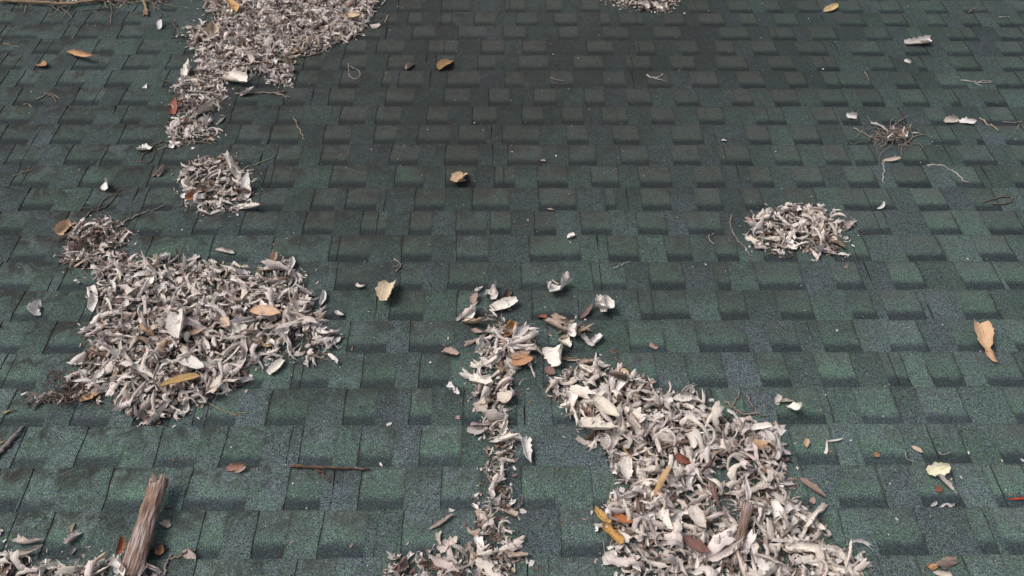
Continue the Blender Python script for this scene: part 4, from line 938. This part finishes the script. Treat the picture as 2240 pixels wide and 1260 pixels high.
for cx, cy, rx, ry, n, seed, key in ((1245, 725, 38, 16, 26, 21, 'small leaf cluster right of the middle trail'), (1085, 690, 34, 20, 18, 22, 'loose group above the middle trail'), (1320, 668, 10, 14, 7, 23, 'crumpled white cluster right of the centre'), (1100, 675, 20, 6, 8, 24, 'flat cream leaf above the middle trail')):
    r = np.random.default_rng(seed); m_ = Mass()
    for _ in range(n):
        pt = np.array(P(cx + r.normal(0, rx * .5), cy + r.normal(0, ry * .5))); L = r.uniform(0.02, 0.065)
        V, uv = random_leaf(['ribbon', 'folded', 'twisted'][r.integers(3)], L, r, 9, 9, 0.8)
        V = orient(V, r.normal(-0.3, 0.8), r.normal(0, .15), r.normal(0, .6)); V[:, 2] += surf(*pt) - V[:, 2].min() * 0.8 + r.uniform(0, 0.004)
        m_.add(V + np.array([pt[0], pt[1], 0]), grid_faces(9, 9), uv, jit((PALE + MID + MID + BRN)[r.integers(19)], .12, r))
    c = P(cx, cy); tag(m_.build('leaf_litter', (c[0], c[1], 0)), 'shredded pale and brown leaf strips in the ' + key, 'leaf litter', kind='stuff')

# many tiny bits nobody could count, scattered over the open shingles
r = np.random.default_rng(99); m_ = Mass(); F43 = grid_faces(4, 3)
for _ in range(620):
    x, y = r.uniform(-60, 2300), r.uniform(-20, 1300) ; pt = P(x, y)
    L = r.choice((r.uniform(0.003, 0.007), r.uniform(0.004, 0.012)))
    V, uv = leaf_geo(L, L * r.uniform(0.25, 0.8), r.uniform(0.2, 1.2), r.uniform(0, 1), 0, r.uniform(-1, 1), .15, .9, 4, 3, jag=0.1 * L, r=r)
    V = orient(V, r.uniform(0, 6.28)); V[:, 2] += surf(*pt) - V[:, 2].min() + 0.0004
    c = [PINK, WHITE, CREAM, ORNG, BRN[0], BRN[1], (0.30, 0.13, 0.06)][r.integers(7)]
    m_.add(V + np.array([pt[0], pt[1], 0]), F43, uv, jit(c, 0.15, r))
# more crumbs round the rims of the piles
for pl in PILES:
    for _ in range(int(70 + area(pl['puv']) * 330)):
        i = r.integers(len(pl['puv'])); a, b = pl['puv'][i], pl['puv'][(i + 1) % len(pl['puv'])]
        pt = a + (b - a) * r.random() + r.normal(0, 0.028, 2)
        L = r.uniform(0.005, 0.022)
        V, uv = leaf_geo(L, L * r.uniform(0.12, 0.7), r.uniform(0.2, 1.6), r.uniform(0, 1), r.uniform(-1, 1), r.uniform(-1, 1), .15, .9, 4, 3, jag=0.1 * L, r=r)
        V = orient(V, r.uniform(0, 6.28)); V[:, 2] += surf(*pt) - V[:, 2].min() + 0.0004
        c = (PALE + MID + BRN)[r.integers(15)]
        m_.add(V + np.array([pt[0], pt[1], 0]), F43, uv, jit(c, 0.15, r))
tag(m_.build('leaf_crumbs', (0, 1, 0)), 'tiny leaf crumbs and grit scattered over the open shingles', 'leaf crumbs', kind='stuff')

# ================================================================== TWIGS AND WOOD
def smooth_path(pts, sub=4):
    pts = [np.array(p, float) for p in pts]
    if len(pts) == 2: return [pts[0] + (pts[1] - pts[0]) * t for t in np.linspace(0, 1, sub + 2)]
    out = []; ext = [2 * pts[0] - pts[1]] + pts + [2 * pts[-1] - pts[-2]]
    for i in range(1, len(ext) - 2):
        p0, p1, p2, p3 = ext[i - 1:i + 3]
        for t in np.linspace(0, 1, sub, endpoint=False):
            out.append(0.5 * ((2 * p1) + (-p0 + p2) * t + (2 * p0 - 5 * p1 + 4 * p2 - p3) * t * t + (-p0 + 3 * p1 - 3 * p2 + p3) * t ** 3))
    out.append(pts[-1]); return out

def tube(pts, r0, r1, sides=6, wob=0.12, r=None, node=True):
    """irregular tapered stem along pts (n,3)"""
    r = r or rng; pts = np.array(pts); n = len(pts); V, uv, F = [], [], []
    tang = np.gradient(pts, axis=0); tang /= np.linalg.norm(tang, axis=1)[:, None] + 1e-9
    for i in range(n):
        t = tang[i]; a = np.cross(t, [0, 0, 1.0]); a /= np.linalg.norm(a) + 1e-9; b = np.cross(a, t)
        rad = (r0 + (r1 - r0) * i / (n - 1)) * (1 + (0.35 if node and i % 4 == 2 else 0) + r.uniform(-wob, wob))
        for k in range(sides):
            an = 2 * math.pi * k / sides
            V.append(pts[i] + (a * math.cos(an) + b * math.sin(an)) * rad * (1 + r.uniform(-wob, wob)))
            uv.append((i * 0.12, k / sides))
    for i in range(n - 1):
        for k in range(sides):
            F.append((i * sides + k, i * sides + (k + 1) % sides, (i + 1) * sides + (k + 1) % sides, (i + 1) * sides + k))
    for e, o in ((0, 0), (n - 1, (n - 1) * sides)):
        for k in range(0, sides - 2, 2):
            q = (o, o + (k + 1), o + (k + 2), o + min(k + 3, sides - 1)) if k + 3 < sides else (o, o + k + 1, o + k + 2, o + k + 2)
            if len(set(q)) == 4: F.append(q if e else q[::-1])
    return np.array(V), np.array(F), np.array(uv)

def path(px, base, kink, r, hts=None):
    out = []
    for i, q in enumerate(px):
        n = (q[2] if len(q) > 2 else 0.0)
        u_, v_ = P(q[0], q[1], n)
        out.append((u_, v_, n))
    sp_ = smooth_path(out, 5)
    for i in range(1, len(sp_) - 1): sp_[i] = sp_[i] + np.array([*r.normal(0, kink, 2), abs(r.normal(0, kink * 0.6))])
    return [np.array([p[0], p[1], p[2] + surf(p[0], p[1]) + base]) for p in sp_]

def twig(stems, label, r0=0.0024, r1=0.0012, kink=0.0022, mat=None, cat='twig', name='twig', group=None, sides=6, col3=None):
    """stems: list of px paths; the first is the main stem, others are side shoots (parts named shoot)"""
    r = np.random.default_rng(int(stems[0][0][0] * 3 + stems[0][0][1] * 11) % 99991)
    r0, r1 = r0 * 1.25, r1 * 1.25
    c = np.array(path(stems[0], 0, 0, r)).mean(0)
    geos = []
    for i, s in enumerate(stems):
        k = 1.0 if i == 0 else 0.72
        V, F, uv = tube(path(s, r0 * k, kink, r), r0 * k, r1 * k, sides, 0.14, r)
        geos.append((V - c, F, uv))
    mat = mat or M_TWIG
    if len(geos) == 1:
        V, F, uv = geos[0]
        o = put(name, mesh(name, V, F, [mat], None, 'grain', uv, smooth=True), tuple(c))
    else:
        o = bpy.data.objects.new(name, None); col.objects.link(o); o.matrix_world = M @ Matrix.Translation(Vector(c))
        for i, (V, F, uv) in enumerate(geos):
            put('stem' if i == 0 else 'shoot', mesh('stem' if i == 0 else 'shoot', V, F, [mat], None, 'grain', uv, smooth=True), (0, 0, 0), o)
    return tag(o, label, cat, group)

M_STRAW = wood_material('straw', (0.30, 0.24, 0.14), (0.50, 0.43, 0.28), (0.42, 0.35, 0.22), 0.5)
M_TSTICK = wood_material('tan_stick', (0.16, 0.10, 0.06), (0.46, 0.33, 0.21), (0.34, 0.23, 0.14), 0.8)
M_PALE = wood_material('pale_stalk', (0.32, 0.30, 0.27), (0.55, 0.52, 0.48), (0.45, 0.42, 0.38), 0.5)
M_DTWIG = wood_material('brown_tendril', (0.08, 0.052, 0.04), (0.27, 0.20, 0.165), (0.19, 0.135, 0.11), 0.5)
TW = [
 ([[(80,221),(95,214),(108,207),(133,219)],[(104,208),(88,206)],[(106,212),(116,213),(124,227)]],'pale forked twig on shingles at the upper left',dict()),
 ([[(52,229),(64,230),(71,237)]],'short straw coloured stalk below the pale forked twig',dict(mat=M_STRAW,r0=.0015)),
 ([[(515,208),(560,207),(598,208),(636,216)],[(600,208),(618,205),(634,202)],[(606,211),(620,212),(628,219)]],'pale straight twig with forked end below the top left pile',dict(r0=.0032,r1=.0018)),
 ([[(643,258),(650,275),(658,292),(668,308)]],'thin tan broken stalk on the dark shingles left of centre',dict(r0=.0014,mat=M_STRAW)),
 ([[(762,140),(763,155),(765,168),(778,175),(788,166),(784,155),(771,149),(765,146)]],'thin pale looped stalk near the top centre',dict(r0=.0012,r1=.0009,mat=M_PALE,kink=.0008)),
 ([[(360,312),(344,318),(332,330),(312,344),(310,356),(330,357),(338,340),(343,322)]],'dark brown twig bent into a loop at the left',dict(r0=.002,r1=.0012,mat=M_DTWIG)),
 ([[(345,331),(390,320),(440,312),(465,316)]],'thin straw stalk running from the twig loop to the trailing heap',dict(r0=.0013,mat=M_STRAW,kink=.001)),
 ([[(190,478),(205,465),(235,452),(255,430),(268,428)],[(215,460),(228,440),(252,428),(279,411)]],'brown forked twig rising from the leaf and twig heap',dict(r0=.0026,r1=.0014,mat=M_DTWIG)),
 ([[(262,498),(290,480),(325,465),(360,452)]],'straight knobbly twig right of the leaf and twig heap',dict(r0=.0024,r1=.0014)),
 ([[(525,376),(560,362),(604,345)]],'straight straw stalk at the upper right of the round leaf heap',dict(r0=.0015,r1=.0009,mat=M_STRAW,kink=.0008)),
 ([[(398,455),(402,445),(412,460),(424,458)]],'thin curled tendril at the lower left of the round leaf heap',dict(r0=.0014,mat=M_DTWIG)),
 ([[(520,393),(535,397),(548,390)]],'rust coloured curved stalk right of the round leaf heap',dict(r0=.0016,mat=M_DTWIG)),
 ([[(385,548),(388,565),(397,588)]],'short brown upright stalk above the large left pile',dict(r0=.0018,mat=M_DTWIG)),
 ([[(152,555),(150,540),(158,522)]],'tan stalk along the left rim of the leaf and twig heap',dict(r0=.0022)),
 ([[(190,710),(191,735),(184,760)]],'thin brown twig on the left rim of the large left pile',dict(r0=.0018,mat=M_DTWIG)),
 ([[(455,882),(475,893),(505,906),(545,905)],[(505,907),(525,909),(544,904)]],'golden straw blade below the large left pile',dict(r0=.0016,r1=.0008,mat=M_STRAW,kink=.0008)),
 ([[(270,885),(255,882),(245,882)]],'tiny stalk below the left end of the large left pile',dict(r0=.0014,mat=M_DTWIG)),
 ([[(635,1022,.004),(680,1026,.006),(740,1028,.004),(810,1030,.002)]],'long thin pale brown stick on shingles at the lower left of centre',dict(r0=.0040,r1=.0018,mat=M_WOOD,cat='stick',name='stick',kink=.0012,sides=8)),
 ([[(693,1031),(708,1040),(726,1058)]],'brown splinter below the long thin stick',dict(r0=.0034,r1=.0008,mat=M_WOOD,cat='splinter',name='splinter')),
 ([[(56,934,.004),(38,955,.004),(18,978,.003),(-12,1010,.002)]],'weathered grey stick leaning in from the left edge',dict(r0=.0032,r1=.0062,mat=M_GREY,cat='stick',name='stick',sides=8)),
 ([[(2,975),(20,966)]],'orange brown splinter beside the weathered grey stick',dict(r0=.003,r1=.001,mat=M_STRAW,cat='splinter',name='splinter')),
 ([[(12,908),(34,899)]],'orange brown splinter near the left edge below the tendrils',dict(r0=.003,r1=.001,mat=M_STRAW,cat='splinter',name='splinter')),
 ([[(362,1262),(366,1240),(372,1225),(377,1216)]],'ochre crooked twig at the bottom right of the broken wood',dict(r0=.0028,r1=.002)),
 ([[(376,1228),(395,1218),(418,1205)]],'rolled brown stalk right of the ochre crooked twig',dict(r0=.003,r1=.0016)),
 ([[(325,1200),(340,1202),(352,1206)]],'thin brown stalk right of the broken wood',dict(r0=.0016,mat=M_DTWIG)),
 ([[(360,1115),(372,1113),(383,1118)]],'small rust splinter right of the broken wood',dict(r0=.0022,r1=.001,mat=M_DTWIG)),
 ([[(863,568),(872,578),(876,586),(866,600)],[(874,582),(860,590)],[(876,580),(880,588)]],'small forked twig right of centre left of the beige leaf',dict(r0=.0024,r1=.0014)),
 ([[(1341,591),(1358,583),(1378,577)]],'thin pale stalk right of the centre',dict(r0=.0016,mat=M_PALE)),
 ([[(1413,167),(1424,172),(1438,172),(1452,165)],[(1430,173),(1442,176),(1454,178)]],'small grey forked twig near the top centre',dict(r0=.0026,r1=.0018,mat=M_PALE)),
 ([[(1205,172),(1215,177),(1234,180)]],'small orange brown curled stalk near the top centre',dict(r0=.0016)),
 ([[(1600,474),(1596,490),(1602,515),(1618,535),(1632,548),(1645,566)]],'long curved brown stalk left of the oval leaf heap',dict(r0=.0018,r1=.0015)),
 ([[(1563,512),(1548,519),(1553,530),(1560,538)]],'thin pale bent stalk left of the long curved stalk',dict(r0=.0013,mat=M_PALE)),
 ([[(1642,460),(1646,475),(1650,492)]],'short brown stalk at the upper left of the oval heap',dict(r0=.0018)),
 ([[(1675,558),(1695,552),(1710,563),(1735,560),(1728,548)]],'brown curly tendril under the oval leaf heap',dict(r0=.0015,mat=M_DTWIG)),
 ([[(1904,272,.004),(1925,280,.006),(1945,292,.008)]],'thick pale twig end of the twig nest at the right',dict(r0=.0040,r1=.0030,mat=M_PALE)),
 ([[(1866,283),(1885,292),(1905,303),(1930,302),(1955,308)],[(1912,303),(1922,311)]],'long crooked twig reaching left from the twig nest',dict(r0=.0022,r1=.002)),
 ([[(1965,318),(1975,322),(1985,312),(2000,302),(2020,298)],[(1985,312),(1970,328),(1972,342)]],'crooked twig reaching right from the twig nest',dict(r0=.0024,r1=.0018)),
 ([[(1957,275),(1965,268),(1985,256)]],'thin twig reaching up from the twig nest',dict(r0=.0018,r1=.0014)),
 ([[(1929,400),(1931,382),(1930,362),(1932,356)],[(1935,352),(1945,352),(1958,343)],[(1929,400),(1936,404)]],'thin bent twig hanging down from the tan leaf strip',dict(r0=.0017,r1=.0016,mat=M_PALE)),
 ([[(2025,366),(2050,365),(2080,376),(2100,390),(2105,398),(2118,401)],[(2028,368),(2035,362),(2044,362)]],'long pale crooked twig at the right',dict(r0=.0024,r1=.0018,mat=M_PALE)),
 ([[(2148,445),(2175,438),(2205,433),(2212,440),(2205,448),(2170,448)],[(2195,434),(2192,428)]],'dark curled twig with a hooked end at the right edge',dict(r0=.0022,r1=.002,mat=M_DTWIG)),
 ([[(2101,177),(2125,182),(2145,184),(2170,183)],[(2135,184),(2150,180),(2168,181)],[(2130,184),(2148,191)]],'pale forked twig at the upper right',dict(r0=.0022,r1=.0016,mat=M_PALE)),
 ([[(2142,261),(2160,275),(2182,289)]],'straight tan stalk at the right edge',dict(r0=.0026,r1=.0022,mat=M_STRAW)),
 ([[(2192,268),(2215,270),(2236,270)],[(2232,272),(2220,290),(2207,303)]],'bent brown twig at the right edge',dict(r0=.0018,r1=.0016)),
 ([[(2183,41),(2195,40),(2206,40)]],'short white stalk near the top right corner',dict(r0=.0020,mat=M_PALE)),
 ([[(2117,28),(2128,22),(2132,20)]],'short brown stalk near the top right corner',dict(r0=.0018)),
 ([[(1890,160),(1896,168),(1900,178)]],'short orange brown stalk at the upper right',dict(r0=.0018)),
 ([[(1585,880),(1602,893),(1620,905),(1645,910),(1650,905)],[(1600,892),(1610,878),(1618,860)]],'crooked brown twig above the wide pile on its right',dict(r0=.0024,r1=.0022)),
 ([[(1632,868),(1640,885),(1652,900),(1655,912)],[(1652,902),(1665,912),(1678,912)],[(1648,893),(1656,885)]],'pale curved twig crossing the crooked brown twig',dict(r0=.0018,r1=.0016)),
 ([[(1344,785),(1362,800),(1385,818),(1412,835)]],'thin brown twig at the top edge of the wide pile',dict(r0=.0018,r1=.0016,mat=M_DTWIG)),
 ([[(1098,682),(1097,695),(1102,715),(1106,732)]],'thin pale wire like stalk above the middle leaf trail',dict(r0=.0010,r1=.0009,mat=M_PALE,kink=.0006)),
 ([[(1055,680),(1070,692),(1085,706),(1088,714)],[(1050,700),(1068,698)]],'thin brown forked stalk above the middle leaf trail',dict(r0=.0018,mat=M_DTWIG)),
 ([[(1058,985),(1072,1000),(1084,1008),(1105,995),(1122,985)]],'curled stalk in the narrow part of the middle leaf trail',dict(r0=.0024,r1=.0014)),
 ([[(1064,1018),(1066,1042),(1078,1066),(1092,1078),(1108,1085),(1112,1072),(1095,1068),(1080,1070)]],'looped tan tendril below the narrow part of the leaf trail',dict(r0=.0024,r1=.0012)),
 ([[(1143,1083),(1142,1100),(1136,1112),(1122,1120)]],'thin olive stalk below the narrow part of the leaf trail',dict(r0=.0013)),
 ([[(1320,1182),(1322,1205),(1328,1225)]],'thin white stalk left of the lower right pile',dict(r0=.0009,mat=M_PALE,kink=.0006)),
 ([[(0,6,.006),(60,9,.008),(140,12,.010),(200,8,.008),(262,2,.006)],[(136,12),(132,-5)]],'thick tan stick lying along the top left edge',dict(r0=.0062,r1=.0048,mat=M_TSTICK,cat='stick',name='stick',sides=8)),
 ([[(314,-20,.006),(317,5,.006),(322,26,.004),(326,38,.002)],[(320,22),(316,38)]],'forked tan stick end pointing down at the top left',dict(r0=.0060,r1=.0045,mat=M_TSTICK,cat='stick',name='stick',sides=8)),
 ([[(262,20),(272,10),(288,0)]],'thin slanting stalk among the top left sticks',dict(r0=.0022,mat=M_STRAW)),
 ([[(180,24),(215,22),(255,14)]],'dark thin twig below the top left stick',dict(r0=.0018,mat=M_DTWIG)),
 ([[(335,-10),(348,2),(357,8)]],'tan leafy stalk end at the top edge',dict(r0=.0060,r1=.002,mat=M_TSTICK)),
 ([[(806,52),(795,65),(775,78),(735,98),(700,118),(672,126),(640,130)]],'brown vine curving round the lower right rim of the top left pile',dict(r0=.0026,r1=.002)),
 ([[(820,30),(812,44),(790,62)]],'brown stalk on the right rim of the top left pile',dict(r0=.0022,r1=.0014)),
 ([[(850,35),(846,45),(843,52)]],'short tan stalk right of the top left pile',dict(r0=.0020,mat=M_STRAW)),
 ([[(835,15),(842,8),(848,2)]],'pale splinter right of the top left pile at the top edge',dict(r0=.0030,r1=.001,mat=M_PALE)),
 ([[(10,97),(30,102),(42,106)]],'thin dark stalk near the left edge at the top',dict(r0=.0010,mat=M_STRAW)),
 ([[(28,388),(50,380),(72,373)]],'thin tan stalk near the left edge',dict(r0=.0009,mat=M_STRAW)),
 ([[(2052,990),(2062,996),(2078,990)]],'thin white curved stalk at the lower right',dict(r0=.0012,mat=M_PALE,kink=.0005)),
 ([[(1980,988),(1982,1002),(1990,1008),(1998,1011)]],'thin pale hooked stalk left of the beige oval leaf',dict(r0=.0010,mat=M_PALE,kink=.0005)),
 ([[(2020,1262),(2018,1245),(2028,1236),(2040,1234)]],'thin brown curved stalk beside the bark flake',dict(r0=.0014)),
]
for s, lab, kw in TW: twig(s, lab, **kw)

# tangled tendrils: left of the big left pile, in the twig heap and in the nest at the right
def tangle(cx, cy, rx, ry, n, seed, label, mat, r0=0.0016, rise=0.03, straight=False):
    r = np.random.default_rng(seed); V, F, UV, k = [], [], [], 0
    c = P(cx, cy)
    for _ in range(n):
        x, y = cx + r.normal(0, rx * .45), cy + r.normal(0, ry * .45); an = r.uniform(0, 6.28); pts = []
        step = r.uniform(8, 17); h = r.uniform(0, rise)
        for i in range(r.integers(3, 7)):
            pts.append((x, y, max(0.0, h))); an += r.uniform(-0.35, 0.35) if straight else r.uniform(-1.3, 1.3)
            x += math.cos(an) * step; y += math.sin(an) * step * 0.75; h += r.normal(0, rise * 0.25); h = min(max(h, 0), rise)
        v, f, uv = tube(path(pts, r0, 0.0012, r), r0 * r.uniform(.7, 1.3), r0 * .6, 5, 0.15, r)
        V.append(v - np.array([c[0], c[1], 0])); F.append(f + k); UV.append(uv); k += len(v)
    o = put('tangled_twigs', mesh('tangled_twigs', np.concatenate(V), np.concatenate(F), [mat], None, 'grain', np.concatenate(UV), smooth=True), (c[0], c[1], 0))
    return tag(o, label, 'twigs', kind='stuff')
tangle(1948, 294, 40, 18, 40, 1, 'nest like tangle of thin twigs alone on the shingles at the right', M_TWIG, 0.0014, 0.014)
tangle(135, 850, 40, 34, 30, 2, 'tangle of dark brown tendrils left of the large left pile', M_DTWIG, 0.0018, 0.035)
tangle(170, 862, 60, 12, 16, 3, 'thin dark tendrils trailing along below the large left pile', M_DTWIG, 0.0014, 0.012)
tangle(215, 520, 45, 30, 34, 4, 'tangle of brown tendrils over the leaf and twig heap', M_DTWIG, 0.0016, 0.035)
tangle(300, 3, 90, 8, 40, 5, 'mat of fine twigs and stalks along the top left edge', M_TWIG, 0.0020, 0.015, True)
tangle(110, 2, 90, 6, 26, 6, 'mat of fine stalks behind the thick stick at the top left', M_TWIG, 0.0018, 0.012, True)
tangle(600, 60, 170, 60, 90, 7, 'fine brown stalks scattered through the top left leaf pile', M_TWIG, 0.0013, 0.036)
tangle(430, 210, 40, 30, 26, 8, 'fine brown stalks in the short leaf heap', M_DTWIG, 0.0013, 0.024)
# litter beside the nest and in the tendrils
for cx, cy, n, seed, lab in ((1958, 296, 26, 11, 'crushed pale leaf bits caught in the twig nest at the right'), (112, 875, 40, 12, 'crushed pinkish leaf bits under the dark tendrils at the left'), (250, 2, 170, 13, 'crushed leaf bits along the top left edge')):
    r = np.random.default_rng(seed); m_ = Mass()
    for _ in range(n):
        w_ = 90 if cx == 250 else 26
        pt = P(cx + r.normal(0, w_), cy + r.normal(0, 5 if cx != 250 else 4)); L = r.uniform(0.015, 0.05)
        V, uv = leaf_geo(L, L * r.uniform(.2, .5), r.uniform(.5, 2), r.uniform(-.5, 1), r.uniform(-1, 1), r.uniform(-1, 1), .1, .9, 6, 5, jag=.05 * L, r=r)
        V = orient(V, r.uniform(0, 6.28), r.normal(0, .3), r.normal(0, .6)); V[:, 2] += surf(*pt) - V[:, 2].min() + r.uniform(0, .012)
        m_.add(V + np.array([pt[0], pt[1], 0]), grid_faces(6, 5), uv, jit((MID + PALE + BRN + [PINK])[r.integers(16)], .12, r))
    c = P(cx, cy); tag(m_.build('leaf_litter', (c[0], c[1], 0)), lab, 'leaf litter', kind='stuff')

def plank(x0, y0, n0, x1, y1, n1, w0, w1, th, label, mat, seed, cat, notch=True, nl=34, na=28, name='broken_wood'):
    """split length of wood: irregular oval section, splintered ends, cracked surface"""
    r = np.random.default_rng(seed)
    a = np.array([*P(x0, y0, n0), n0]); b = np.array([*P(x1, y1, n1), n1]); d = b - a; L = np.linalg.norm(d); d /= L
    s = np.cross(d, [0, 0, 1.0]); s /= np.linalg.norm(s); up = np.cross(s, d)
    groove = r.normal(0, 0.09, na); groove2 = r.normal(0, 0.08, na)
    splA = r.uniform(-1, 1, na) * 0.010; splB = r.uniform(-1, 1, na) * 0.006
    V, uv = [], []
    for i in range(nl):
        f = i / (nl - 1); w = (w0 + (w1 - w0) * f) / 2 * (1 + 0.05 * math.sin(f * 9 + 1) + 0.03 * math.sin(f * 23))
        for k in range(na):
            an = 2 * math.pi * k / na; cx, cy = math.cos(an), math.sin(an)
            q = (abs(cx) ** 3 + abs(cy) ** 3) ** (-1 / 3)
            rad = q * (1 + groove[k] * (1 - f) + groove2[k] * f + 0.05 * math.sin(k * 2.4 + 3 * math.sin(f * 5)) + 0.05 * math.sin(f * 17 + k * .5) * (k % 3 == 0) + r.normal(0, 0.03))
            al = f * L
            if f == 0: al += splA[k] + (0.022 if notch and 4 <= k <= 7 else 0) - (0.010 if notch and k in (1, 2, 9, 10) else 0)
            if i == 1 and notch and 4 <= k <= 7: al += 0.012
            if f == 1: al += splB[k]
            V.append(a + d * al + s * cx * rad * w + up * cy * rad * th / 2); uv.append((al, k / na * 0.25))
    F = []
    for i in range(nl - 1):
        for k in range(na): F.append((i * na + k, i * na + (k + 1) % na, (i + 1) * na + (k + 1) % na, (i + 1) * na + k))
    V = V + [a + d * 0.014, b - d * 0.004]; uv += [(0, 0), (L, 0)]
    for k in range(0, na, 1):
        F.append((nl * na, (k + 1) % na, k)); F.append((nl * na + 1, (nl - 1) * na + k, (nl - 1) * na + (k + 1) % na))
    V = np.array(V); c = V.mean(0); c[2] = 0
    o = put(name, mesh(name, V - c, [tuple(map(int, f)) for f in F], [mat], None, 'grain', [uv[i] for f in F for i in f], smooth=True), tuple(c))
    for p in o.data.polygons:
        if len(p.vertices) == 3: p.use_smooth = False
    return tag(o, label, cat)
M_WOOD2 = wood_material('dead_wood', (0.09, 0.055, 0.04), (0.30, 0.205, 0.16), (0.56, 0.50, 0.485), 2.4)
plank(350, 1045, 0.062, 283, 1262, 0.030, 0.046, 0.062, 0.028, 'thick broken length of weathered reddish brown wood with a notched end', M_WOOD2, 3, 'wood')
plank(1636, 1102, 0.052, 1606, 1236, 0.040, 0.028, 0.018, 0.014, 'small flat splinter of brown wood lying on the lower right pile', M_WOOD2, 8, 'wood', notch=False, name='wood_splinter')
# flake of bark at the bottom right
r = np.random.default_rng(5)
def flake(x0, y0, x1, y1, w, label, mat, seed, name='bark_flake'):
    r = np.random.default_rng(seed); a = np.array(P(x0, y0)); b = np.array(P(x1, y1)); L = np.hypot(*(b - a)); m = (a + b) / 2; ya = math.atan2(*(b - a)[::-1])
    n = 18; ring = []
    for k in range(n):
        an = 2 * math.pi * k / n; rad = 1 + r.uniform(-0.22, 0.18); ring.append((math.cos(an) * L / 2 * rad, math.sin(an) * w / 2 * rad, 0.004 * math.cos(2 * an) + 0.001 * r.random()))
    R = rotm((0, 0, 1), ya); V = np.array([(0, 0, 0.006)] + ring + [(x * .97, y * .97, z - 0.0025) for x, y, z in ring]) @ R.T
    z0 = surf(*m) - V[:, 2].min() + 0.0004
    F = [(0, 1 + k, 1 + (k + 1) % n) for k in range(n)] + [(1 + k, 1 + n + k, 1 + n + (k + 1) % n, 1 + (k + 1) % n) for k in range(n)]
    uv = [(V[i][0], V[i][1] * 1.0) for f in F for i in f]
    return tag(put(name, mesh(name, V, F, [mat], None, 'grain', uv), (m[0], m[1], z0)), label, 'bark')
M_BARK = wood_material('grey_bark', (0.10, 0.075, 0.06), (0.24, 0.185, 0.155), (0.17, 0.125, 0.10), 2.0)
flake(2044, 1243, 2092, 1225, 0.030, 'grey brown flake of bark at the bottom right', M_BARK, 3)
flake(2028, 1248, 2046, 1240, 0.016, 'small orange brown flake of bark left of the grey flake', wood_material('orange_bark', (0.3, 0.15, 0.07), (0.5, 0.28, 0.15), (0.42, 0.23, 0.12), 2.0), 4)
one_leaf(2040, 1255, 2075, 1262, 0.35, (0.62, 0.55, 0.48), 'pale curved leaf under the grey flake of bark', roll=0.8, lat=0.6)
